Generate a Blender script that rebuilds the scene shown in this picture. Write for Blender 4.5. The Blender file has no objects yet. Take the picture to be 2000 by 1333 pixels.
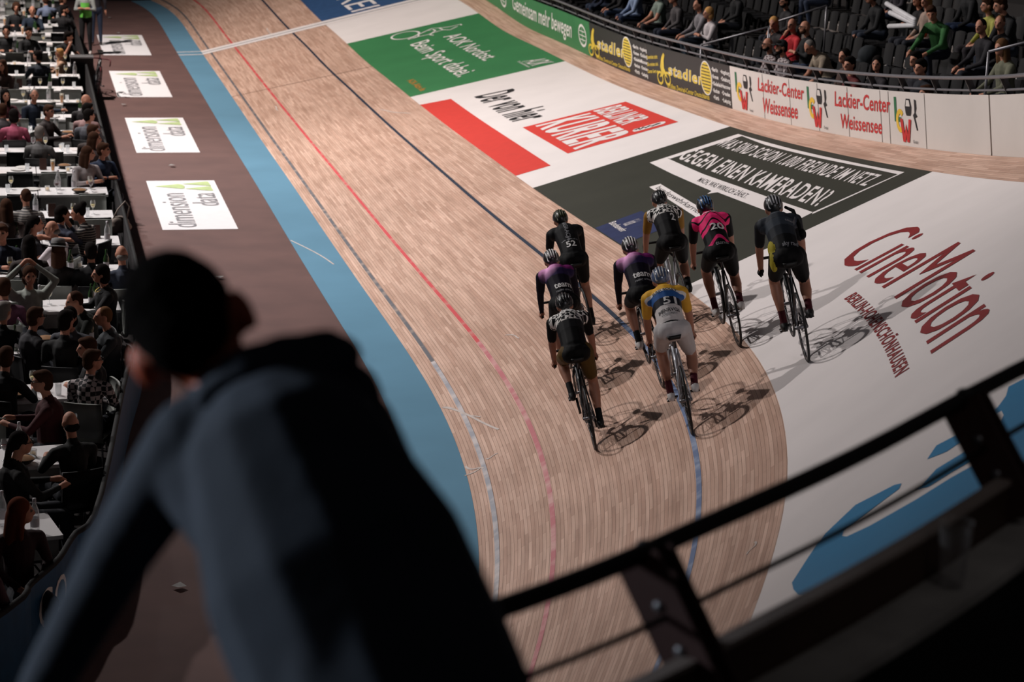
import bpy, bmesh, math, random
import numpy as np
from mathutils import Vector, Matrix, geometry
from mathutils.bvhtree import BVHTree
# positions below are in metres in the hall: s along the track, v up the banking, x/y/z on the floor
D = {
 'k': [0.04483,0.04406,0.04344,0.04387,0.04759,0.05774,0.07535,0.09089,0.09483,0.07773,0.03987,0.01336,0.02052,0.03572,0.03139,0.02513,0.0209,0.00734,-0.00229,-0.00057,-0.0013,0.00163,0.00073,-0.0013,-0.0005,2e-05,0.00034,0.00072,-0.00045,-0.00124,-0.00035,0.00711,0.02252,0.04072,0.05912],
 'b': [0.7605,0.7656,0.7726,0.7844,0.8035,0.8293,0.8542,0.8382,0.8059,0.7498,0.6784,0.6108,0.4824,0.3944,0.3357,0.2906,0.2637,0.2345,0.2263,0.2233,0.2056,0.2438,0.2405,0.278,0.3219,0.3715,0.4202],
 'X0': 5.4536,
 'W': 7.9242,
 'lean': 0.1329,
 'hb': 0.8051,
 'hr': 1.0336,
 'wb': 0.6985,
 'vb': 0.2292,
 'vst': 2.6399,
 'vwh': 3.6192,
 'sx0': 2.6071,
 'sW': 1.3495,
 'sL': 4.9059,
 'sP': 8.2842,
 'sy0': 69.7491,
 'f': 4404.5795,
 'H': 8.1371,
 'cam': [[0.976401,-0.213787,0.030591],[-0.023478,-0.245885,-0.969015],[0.214685,0.945429,-0.245102]],
 'rz': 6.17,
 'near': [[-6.5,2.9],[-4.0,2.95],[-1.9,3.35],[-0.3,4.1],[1.164,5.033],[1.858,5.586],[2.48,6.129],[3.251,6.875],[5.2,8.75],[6.9,11.0],[8.3,13.6],[9.7,16.6]],
 'nposts': [4.552,6.846,3.4019999999999997,7.846],
 'lz': 5.78,
 'cup': [2.752,6.0,5.781],
 'ws': [-22.0,-21.5,-21.0,-20.5,-20.0,-19.5,-19.0,-18.5,-18.0,-17.5,-17.0,-16.5,-16.0,-15.5,-15.0,-14.5,-14.0,-13.5,-13.0,-12.5,-12.0,-11.5,-11.0,-10.5,-10.0,-9.5,-9.0,-8.5],
 'wv': [3.02,3.28,3.58,3.92,4.28,4.62,4.94,5.26,5.5,5.68,5.86,6.02,6.2,6.38,6.5,6.64,6.76,6.92,7.12,7.34,7.54,7.7,7.82,7.92,7.924,7.924,7.924,7.924],
 'fence': [[-4.5,12.2],[-4.257,12.577],[-3.906,13.12],[-3.523,13.71],[-3.18,14.23],[-2.909,14.618],[-2.663,14.954],[-2.393,15.342],[-2.047,15.886],[-1.561,16.698],[-1.002,17.656],[-0.489,18.551],[-0.143,19.178],[0.01,19.499],[0.048,19.643],[0.051,19.728],[0.096,19.868],[0.165,20.029],[0.233,20.181],[0.297,20.334],[0.352,20.496],[0.394,20.66],[0.431,20.829],[0.472,21.01],[0.524,21.194],[0.581,21.281],[0.645,21.399],[0.723,21.725],[0.823,22.446],[0.952,23.627],[1.093,25.011],[1.226,26.307],[1.336,27.272],[1.434,28.011],[1.521,28.638],[1.595,29.243],[1.652,29.892],[1.692,30.531],[1.721,31.16],[1.743,31.789],[1.762,32.328],[1.775,32.645],[1.783,33.103],[1.788,34.095],[1.794,35.816],[1.797,38.005],[1.799,40.764],[1.8,44.216],[1.811,48.874],[1.835,54.869],[1.844,60.88],[1.809,65.551],[1.719,68.048],[1.59,69.101],[1.422,69.479],[1.215,69.947],[0.931,70.75],[0.575,71.478],[0.235,72.077],[-0.0,72.5]],
 'fc': 9.043,
 't_frei': [[48.131,4.508],[43.945,4.577],[48.081,5.365]],
 't_aok1': [[36.629,5.897],[31.379,5.925],[36.742,6.362]],
 't_aok2': [[36.53,4.974],[29.892,4.983],[36.746,5.517]],
 't_aok3': [[30.052,6.591],[29.114,6.614],[29.858,7.093]],
 't_aok4': [[30.19,6.496],[28.992,6.508],[30.23,6.574]],
 't_aok5': [[31.038,3.934],[29.156,3.941],[31.167,4.11]],
 'g_wheel': [[37.917,5.491],[37.82,5.463],[37.732,5.42],[37.657,5.363],[37.599,5.295],[37.56,5.22],[37.542,5.139],[37.546,5.059],[37.573,4.981],[37.62,4.91],[37.687,4.849],[37.77,4.8],[37.864,4.767],[37.966,4.75],[38.071,4.751],[38.174,4.769],[38.269,4.804],[38.353,4.854],[38.42,4.917],[38.468,4.99],[38.495,5.069],[38.5,5.15],[38.482,5.231],[38.442,5.306],[38.383,5.373],[38.307,5.428],[38.218,5.469],[38.121,5.494],[38.019,5.501],[37.917,5.491]],
 'g_rear': [[37.379,5.078],[37.497,5.202],[37.604,5.299],[37.653,5.436],[37.425,5.367],[37.336,5.223],[37.347,5.078]],
 'g_body': [[37.497,5.202],[37.788,5.513],[38.144,5.89],[37.978,6.064],[37.613,6.094],[37.523,5.871],[37.396,5.616],[37.403,5.439],[37.468,5.222]],
 'g_arm': [[37.978,6.064],[37.821,6.29],[37.811,6.468],[37.83,6.627],[37.673,6.625]],
 'g_leg': [[37.613,6.094],[37.389,6.253],[37.562,6.417],[37.628,6.508]],
 'g_head': [[37.941,5.748],[37.988,5.886],[37.713,5.908],[37.509,5.766],[37.311,5.676],[37.133,5.743]],
 'p_redbar': [[27.331,4.307],[17.431,4.288],[17.438,3.619],[27.492,3.619]],
 'p_kurier': [[21.831,6.92],[17.987,6.932],[18.053,4.77],[21.94,4.758]],
 't_hier': [[26.915,4.758],[22.664,4.744],[26.8,5.635]],
 't_berliner': [[21.715,6.191],[19.245,6.157],[21.612,6.753]],
 't_kurier': [[21.735,4.976],[18.179,4.949],[21.595,6.094]],
 'p_oval': [[18.399,6.134],[18.518,6.2],[18.484,6.722],[18.412,6.786],[18.275,6.764],[18.192,6.699],[18.216,6.194],[18.266,6.132]],
 'p_script': [[18.397,6.192],[18.468,6.279],[18.322,6.264],[18.448,6.375],[18.315,6.372],[18.404,6.481],[18.305,6.503],[18.37,6.64],[18.364,6.689]],
 'p_bw_top': [[15.02,7.189],[13.478,7.185],[12.046,7.182],[10.739,7.187],[9.54,7.198],[8.393,7.2],[7.043,7.207],[7.097,7.125],[8.233,7.139],[9.349,7.127],[10.525,7.111],[11.803,7.099],[13.206,7.095],[14.64,7.156]],
 'p_bw_low': [[15.01,5.538],[14.905,5.836],[12.633,5.8],[10.704,5.818],[8.835,5.816],[7.105,5.822],[7.041,5.521],[8.713,5.519],[10.84,5.513],[11.092,5.489],[13.484,5.507]],
 'p_bw_l': [[15.01,5.538],[15.02,7.189],[14.702,7.176],[14.776,5.854],[14.905,5.836]],
 'p_bw_r': [[7.105,5.822],[7.095,7.134],[7.043,7.207],[7.015,5.777]],
 'p_bw_arrow': [[11.092,5.489],[10.84,5.513],[11.001,5.389]],
 't_bw1': [[14.687,6.652],[7.278,6.678],[14.901,7.002]],
 't_bw2': [[14.611,5.929],[7.318,5.951],[15.052,6.379]],
 't_bw3': [[12.203,5.572],[9.702,5.605],[12.33,5.703]],
 'p_bw_strip': [[13.058,4.984],[12.991,5.165],[9.255,5.002],[9.108,4.791]],
 't_bw4': [[12.778,5.014],[9.229,4.869],[12.821,5.125]],
 'p_bw_blue': [[11.547,3.639],[11.53,4.424],[9.859,4.349],[9.894,3.639]],
 't_bw5': [[11.508,3.86],[10.635,3.84],[11.484,3.975]],
 't_bw6': [[11.124,3.99],[10.919,3.986],[11.086,4.256]],
 't_cine': [[3.95,5.18],[-2.6,5.18],[3.95,6.14]],
 't_berlin': [[1.74,4.79],[-2.6,4.79],[1.74,4.945]],
 'p_sky': [[-7.058,3.959],[-7.296,4.006],[-7.552,4.084],[-7.756,4.19],[-7.862,4.35],[-8.201,5.031],[-8.518,5.778],[-8.897,6.278],[-6.565,6.376],[-5.674,5.938],[-5.581,5.805],[-5.848,5.782],[-6.046,5.711],[-6.111,5.599],[-6.043,5.383],[-5.894,5.156],[-6.148,5.084],[-6.351,5.268],[-6.361,5.426],[-6.397,5.517],[-6.809,5.499],[-6.698,5.197],[-6.938,5.045],[-7.113,5.16],[-7.182,5.36],[-7.291,5.573],[-7.48,5.597],[-7.339,5.367],[-7.233,5.06],[-7.014,4.642],[-6.834,4.42],[-6.713,4.366],[-6.599,4.368],[-6.537,4.435],[-6.508,4.663],[-6.483,4.853],[-6.355,4.867],[-6.238,4.794],[-5.999,4.421],[-6.252,4.159],[-6.621,4.05]],
 'p_sky_hole': [[-6.425,5.63],[-6.255,5.692],[-6.293,5.751],[-6.488,5.774],[-6.699,5.753],[-6.714,5.697]],
 'chalk': [[5.954,4.079,0.033,0.582],[5.925,4.88,0.036,0.421],[3.249,3.235,0.258,0.423],[3.384,2.987,0.015,0.19],[3.041,3.04,0.001,0.195],[16.92,14.819,-0.651,-0.195],[7.774,7.356,1.299,1.446],[31.711,30.987,0.754,0.794],[28.07,26.755,2.759,3.244],[45.01,42.584,2.103,2.122],[-3.574,-3.249,2.757,2.825],[-5.153,-4.938,3.328,3.359]],
 'seams': [28.509,23.88,17.707,7.901,5.559],
 'b_gem': [[36.985,0.284],[30.381,0.24],[36.801,0.699]],
 'b_globes': [29.234,38.078],
 'st1': {'icon': 28.24,'word': [[27.892,0.26],[25.45,0.303],[27.791,0.545]],'oval': [25.2,0.48],'sub': [[28.06,0.029],[25.095,0.057],[28.027,0.121]],'cols': [24.694,24.136],'wid': [0.52,0.5],'quote': 0},
 'st2': {'icon': 22.407,'word': [[22.037,0.283],[19.552,0.272],[21.966,0.525]],'oval': [19.307,0.449],'sub': [[22.19,0.015],[19.199,0.034],[22.161,0.113]],'cols': [18.891,18.304],'wid': [0.48,0.52],'quote': 23.615},
 'lack': [['Lackier-Center',[16.029,0.481],[13.467,0.479],[15.974,0.718]],['Weissensee',[15.844,0.101],[13.864,0.129],[15.783,0.372]],['Lackier-Center',[11.894,0.465],[9.393,0.472],[11.851,0.706]],['Weissensee',[11.682,0.122],[9.785,0.128],[11.641,0.355]]],
 'lcw': [[17.397,1.1519999999999975],[13.278,1.1440000000000001],[9.207,1.0520000000000014]],
 'joints': [15.727,14.231,12.738,11.267,9.793,9.439,7.974,23.662],
 'aisles': [18.4,13.2,25.0],
 'stand': [{'l': 'spectator in a dark navy jacket leaning forward with clasped hands at the green board end','s': 34.0,'row': 1,'yaw': 0.0,'du': 0,'dz': 0,'k': {'arms': 'knee','top': [28,34,52],'tro': [38,48,66],'lean': 0.35,'hc': 'b'}},{'l': 'spectator in dark clothes and jeans with one knee raised','s': 32.4,'row': 1,'yaw': 0.0,'du': 0,'dz': 0,'k': {'arms': 'knee','top': [26,25,27],'tro': [40,54,76],'lean': 0.1}},{'l': 'spectator in a pale blue shirt and blue jeans','s': 31.0,'row': 1,'yaw': 0.0,'du': 0,'dz': 0,'k': {'arms': 'knee','top': [122,138,166],'tro': [36,48,72],'lean': 0.2,'extra': []}},{'l': 'spectator in grey wearing a dark red scarf,hand at the face','s': 33.6,'row': 2,'yaw': 0.0,'du': 0,'dz': 0,'k': {'arms': ['lap','chin'],'top': [112,106,104],'extra': ['scarf'],'hair': 'long'}},{'l': 'man in a grey green short-sleeved shirt with bare forearms on his knees','s': 29.0,'row': 1,'yaw': 0.0,'du': 0,'dz': 0,'k': {'arms': 'knee','top': [112,124,116],'short': True,'tro': [34,34,38],'lean': 0.15}},{'l': 'man in a dark grey hooded jacket with a white print,hands in his lap','s': 27.6,'row': 1,'yaw': 0.0,'du': 0,'dz': 0,'k': {'arms': 'lap','top': [70,66,68],'tro': [28,32,46],'hair': 'crop','hc': 'l','lean': 0.1}},{'l': 'short-haired man in a grey sweater beside the blonde woman','s': 25.8,'row': 1,'yaw': 0.0,'du': 0,'dz': 0,'k': {'arms': 'knee','top': [116,112,116],'tro': [28,38,50],'hair': 'crop','hc': 'k','lean': 0.05,'extra': ['strap'],'turn': 0.3}},{'l': 'blonde woman in a white sweater with a dark bag strap','s': 24.8,'row': 1,'yaw': 0.0,'du': -0.1,'dz': -0.1,'k': {'arms': 'folded','top': [178,170,172],'tro': [26,40,52],'hair': 'bob','hc': 'y','extra': ['strap'],'turn': 0.15}},{'l': 'spectator in black sitting with bowed head high up among the empty seats','s': 26.2,'row': 2,'yaw': 0.0,'du': 0,'dz': 0,'k': {'arms': 'lap','top': [22,22,24],'nod': -0.4,'hair': 'short','hc': 'k'}},{'l': 'fair-haired woman in dark clothes resting her chin on her hand','s': 20.4,'row': 1,'yaw': 0.0,'du': 0,'dz': 0,'k': {'arms': ['chin','lap'],'top': [38,34,36],'hair': 'tail','hc': 'y','turn': 0.8,'lean': 0.15}},{'l': 'bearded man in a dark top half hidden behind the fair-haired woman','s': 22.8,'row': 2,'yaw': 0.0,'du': 0,'dz': 0,'k': {'arms': 'lap','top': [34,32,34],'hc': 'k','extra': ['beard','glasses'],'turn': 0.3}},{'l': 'bald man in a red shirt raising a hand to his mouth','s': 19.6,'row': 1,'yaw': 0.0,'du': 0,'dz': 0,'k': {'arms': ['chin','lap'],'top': [168,40,46],'hair': 'none','turn': 0.6}},{'l': 'bald bearded man with glasses in a black jacket and jeans','s': 18.8,'row': 1,'yaw': 0.0,'du': 0,'dz': 0,'k': {'arms': 'folded','top': [22,22,24],'tro': [40,50,72],'hair': 'none','extra': ['glasses','beard'],'lean': 0.0}},{'l': 'bald bearded man with glasses in a dark checked shirt just above the hand rail','s': 18.2,'row': 0,'yaw': 0.0,'du': 0,'dz': 0,'k': {'arms': 'lap','top': [62,44,44],'hair': 'none','pat': 'plaid','extra': ['glasses','beard'],'turn': 0.15,'hc': 'k'}},{'l': 'bearded man in a black cap and checked shirt just above the hand rail','s': 17.4,'row': 0,'yaw': 0.0,'du': 0,'dz': 0,'k': {'arms': 'lap','top': [70,58,60],'pat': 'plaid','extra': ['cap','beard'],'hc': 'k','turn': 0.1,'hair': 'short'}},{'l': 'spectator in a dark coat and jeans on the high row beside the littered stairs','s': 25.6,'row': 4,'yaw': 0.0,'du': 0,'dz': 0,'k': {'arms': 'lap','top': [40,36,42],'tro': [38,46,64]}},{'l': 'grey-haired man in a beige shirt leaning forward with both arms on the hand rail','s': 16.8,'row': 1,'yaw': 0.0,'du': -0.2,'dz': -0.1,'k': {'arms': 'rail','top': [138,124,108],'hair': 'crop','hc': 'g','lean': 0.55,'turn': 0.3,'short': True}},{'l': 'dark-haired woman in brown beside the man leaning on the hand rail','s': 14.0,'row': 0,'yaw': 0.0,'du': 0,'dz': 0.02,'k': {'arms': 'lap','top': [70,52,46],'hair': 'tail','hc': 'k','turn': 0.5}},{'l': 'man with thick dark hair in a dark red top behind the hand rail','s': 13.0,'row': 0,'yaw': 0.0,'du': -0.25,'dz': -0.08,'k': {'arms': 'lap','top': [84,32,32],'hair': 'short','hc': 'k','turn': 0.5}},{'l': 'woman with long black hair in dark clothes seen in profile','s': 12.4,'row': 0,'yaw': 0.0,'du': 0,'dz': -0.05,'k': {'arms': 'lap','top': [34,30,34],'hair': 'long','hc': 'k','turn': 0.95}},{'l': 'spectator in black with clasped hands and a plastic bottle under the high rail posts','s': 19.8,'row': 3,'yaw': 0.0,'du': 0,'dz': 0,'k': {'arms': 'knee','top': [24,24,26],'tro': [38,44,56],'lean': 0.25}},{'l': 'spectator in a dark sweater above the white clapper sticks','s': 21.2,'row': 4,'yaw': 0.0,'du': 0,'dz': 0,'k': {'arms': 'lap','top': [50,46,52],'tro': [40,50,70],'hc': 'l','hair': 'bob'}},{'l': 'woman in black between the clapper sticks and the green jacket','s': 17.8,'row': 3,'yaw': 0.0,'du': 0,'dz': 0,'k': {'arms': 'folded','top': [28,26,28],'hair': 'bob','hc': 'b','turn': 0.4}},{'l': 'blond spectator in pale clothes partly hidden by the green jacket','s': 17.4,'row': 3,'yaw': 0.0,'du': 0,'dz': 0,'k': {'arms': 'lap','top': [148,128,116],'hair': 'bob','hc': 'y','turn': 0.5}},{'l': 'man in a green jacket with an orange sleeve badge holding white clapper sticks','s': 14.4,'row': 2,'yaw': 0.436,'du': 0,'dz': 0.25,'k': {'arms': ['rail','rail'],'top': [52,98,54],'tro': [24,28,40],'hair': 'short','hc': 'b','lean': 0.35,'turn': 0.6,'extra': ['patch']}},{'l': 'dark-haired man seen above the rail behind the man with pale skin','s': 11.2,'row': 0,'yaw': 0.0,'du': 0.2,'dz': 0.06,'k': {'arms': 'lap','top': [30,30,36],'hair': 'short','hc': 'k','turn': 0.5}},{'l': 'young man with short dark hair and a stern look above the rail','s': 10.2,'row': 0,'yaw': 0.0,'du': -0.1,'dz': -0.04,'k': {'arms': 'lap','top': [26,28,34],'hair': 'short','hc': 'k','turn': 0.55}},{'l': 'boy in a teal top whose head is level with the lower hand rail','s': 9.4,'row': 0,'yaw': 0.0,'du': -0.3,'dz': -0.3,'k': {'arms': 'lap','top': [34,62,70],'hair': 'short','hc': 'b','size': 0.92}},{'l': 'spectator in a black jacket and jeans with folded hands at the top edge','s': 17.4,'row': 4,'yaw': 0.0,'du': 0,'dz': 0,'k': {'arms': 'knee','top': [26,26,28],'tro': [34,46,70],'lean': 0.3}},{'l': 'spectator in a yellow green top at the top edge of the stand','s': 15.0,'row': 3,'yaw': 0.0,'du': 0.2,'dz': 0,'k': {'arms': 'lap','top': [150,148,74],'tro': [40,36,40]}},{'l': 'large spectator in a black jacket and dark jeans at the right edge','s': 13.6,'row': 3,'yaw': 0.0,'du': 0,'dz': 0,'k': {'arms': 'knee','top': [22,22,24],'tro': [36,42,54],'lean': 0.2,'size': 1.05}},{'l': 'young man with short dark hair in a dark open jacket at the right-hand rail','s': 12.4,'row': 2,'yaw': 0.0,'du': 0,'dz': 0,'k': {'arms': 'knee','top': [32,30,34],'hair': 'crop','hc': 'k','turn': 0.55,'lean': 0.1}},{'l': 'man with cropped fair hair looking left behind the long-haired woman','s': 12.4,'row': 2,'yaw': 0.0,'du': 0.25,'dz': 0.05,'k': {'arms': 'lap','top': [40,38,40],'hair': 'crop','hc': 'l','turn': 0.8}},{'l': 'woman with long wavy hair in an olive grey jacket at the right edge','s': 9.4,'row': 1,'yaw': 0.0,'du': 0,'dz': 0,'k': {'arms': 'knee','top': [96,96,80],'hair': 'long','hc': 'l','turn': 0.4,'lean': 0.1}}],
 'seats': [[6.92,0],[7.48,0],[8.04,0],[8.6,0],[9.4,0],[9.72,0],[10.2,0],[10.84,0],[11.2,0],[11.96,0],[12.4,0],[14.0,0],[14.76,0],[15.32,0],[15.88,0],[16.44,0],[17.0,0],[17.4,0],[19.24,0],[19.8,0],[20.36,0],[20.92,0],[21.48,0],[22.04,0],[22.6,0],[23.16,0],[23.72,0],[24.28,0],[25.96,0],[26.52,0],[27.08,0],[27.64,0],[28.2,0],[28.76,0],[29.32,0],[29.88,0],[30.44,0],[31.0,0],[31.56,0],[32.12,0],[32.68,0],[33.24,0],[33.8,0],[34.36,0],[34.92,0],[35.48,0],[36.04,0],[36.6,0],[37.16,0],[37.72,0],[38.28,0],[38.84,0],[39.4,0],[39.96,0],[40.52,0],[41.08,0],[8.6,1],[9.4,1],[9.72,1],[10.28,1],[10.84,1],[11.4,1],[11.96,1],[12.52,1],[14.2,1],[14.76,1],[15.32,1],[15.88,1],[16.44,1],[16.8,1],[17.56,1],[19.24,1],[19.6,1],[20.4,1],[20.92,1],[21.48,1],[22.04,1],[22.6,1],[23.16,1],[23.72,1],[24.28,1],[25.8,1],[26.52,1],[27.08,1],[27.6,1],[28.2,1],[29.0,1],[29.32,1],[29.88,1],[30.44,1],[31.0,1],[31.56,1],[32.4,1],[33.24,1],[34.0,1],[34.36,1],[34.92,1],[35.48,1],[36.04,1],[36.6,1],[37.16,1],[37.72,1],[38.28,1],[38.84,1],[10.84,2],[11.4,2],[11.96,2],[12.4,2],[14.4,2],[14.76,2],[15.32,2],[15.88,2],[16.44,2],[17.0,2],[17.56,2],[19.24,2],[19.8,2],[20.36,2],[20.92,2],[21.48,2],[22.04,2],[22.8,2],[23.16,2],[23.72,2],[24.28,2],[26.2,2],[26.52,2],[27.08,2],[27.64,2],[28.2,2],[28.76,2],[29.32,2],[29.88,2],[30.44,2],[31.0,2],[31.56,2],[32.12,2],[32.68,2],[33.24,2],[33.6,2],[34.36,2],[34.92,2],[35.48,2],[36.04,2],[36.6,2],[37.16,2],[14.2,3],[15.0,3],[15.32,3],[15.88,3],[16.44,3],[17.0,3],[17.8,3],[19.24,3],[19.8,3],[20.36,3],[20.92,3],[21.48,3],[22.04,3],[22.6,3],[23.16,3],[23.72,3],[24.28,3],[25.96,3],[26.52,3],[27.08,3],[27.64,3],[28.2,3],[28.76,3],[29.32,3],[29.88,3],[30.44,3],[31.0,3],[31.56,3],[32.12,3],[32.68,3],[33.24,3],[33.8,3],[34.36,3],[15.32,4],[15.88,4],[16.44,4],[17.0,4],[17.4,4],[19.24,4],[19.8,4],[20.36,4],[21.2,4],[22.04,4],[22.6,4],[23.16,4],[23.72,4],[24.28,4],[25.96,4],[26.52,4],[27.08,4],[27.64,4],[28.2,4],[28.76,4],[29.32,4],[29.88,4],[30.44,4],[31.0,4],[17.56,5],[19.24,5],[19.8,5],[20.36,5],[20.92,5],[21.48,5],[22.04,5],[22.6,5],[23.16,5],[23.72,5],[24.28,5],[25.96,5],[26.52,5],[27.08,5],[27.64,5]],
 'srails': [[[20.8,0.25,0.98],[19.8,1.3,1.4]],[[20.6,1.6,1.42],[20.2,2.6,1.8]],[[6.6,0.25,1.38],[6.3,1.1,1.62]]],
 'jacket': [18.2,2],
 'litter': [[18.22,1.59,1],[18.09,3.23,3],[18.44,3.3,3],[18.15,0.61,0],[18.65,2.54,2],[18.14,2.57,2],[18.67,2.35,2],[13.01,2.55,2],[12.83,2.47,2],[13.21,3.26,3],[13.0,3.49,3],[13.51,4.13,4],[13.27,2.55,2],[12.93,4.26,4],[24.94,2.34,2],[24.78,2.53,2],[24.59,0.64,0],[25.02,2.48,2],[24.68,2.49,2],[24.92,0.51,0],[24.8,3.32,3]],
 'sticks': [[[14.2,2.09,1.8],[15.6,2.09,2.04]],[[14.2,2.09,1.77],[15.2,2.09,1.95]],[[14.2,2.09,1.74],[15.4,2.09,1.89]],[[14.2,2.09,1.71],[15.4,2.09,1.65]]],
 'riders': [{'n': 'R1','s': 0.035,'v': 4.056,'lean': 0.2182,'ca': 2.1,'l': 'rider in a graphite jersey with yellow side piece,farthest right on the white lettering','bl': 'black track bicycle under the rightmost rider'},{'n': 'R2','s': 2.33,'v': 3.532,'lean': 0.2147,'ca': 1.9,'l': 'rider in a pink and black jersey numbered 20 with a blue and black helmet','bl': 'black track bicycle under the rider in pink'},{'n': 'R3','s': 4.244,'v': 3.189,'lean': 0.1623,'ca': 2.2,'l': 'rider with a white checkered shoulder panel and number 2,at the front of the group','bl': 'silver track bicycle under the front rider with checkered shoulders'},{'n': 'R4','s': 5.799,'v': 2.137,'lean': 0.1885,'ca': 0.2,'l': 'rider in an all-black skinsuit numbered 52 on the left at the front','bl': 'black track bicycle under the rider numbered 52'},{'n': 'R5','s': 3.91,'v': 1.696,'lean': 0.2147,'ca': 2.6,'l': 'rider in a violet and pink long-sleeved jersey on the left behind number 52','bl': 'black track bicycle under the violet rider on the left'},{'n': 'R6','s': 1.471,'v': 1.554,'lean': 0.2199,'ca': 0.25,'l': 'nearest rider,white checkered shoulder panel on a black jersey,black helmet','bl': 'black track bicycle under the nearest rider'},{'n': 'R7','s': -0.042,'v': 2.645,'lean': 0.2182,'ca': 2.0,'l': 'rider in a yellow,blue and white jersey numbered 51 with white shorts','bl': 'silver track bicycle under the rider in yellow and blue'},{'n': 'R8','s': 2.39,'v': 2.537,'lean': 0.2147,'ca': 1.4,'l': 'rider in a violet and pink long-sleeved jersey just ahead of the yellow and blue rider','bl': 'black track bicycle under the violet rider in the middle'}],
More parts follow.
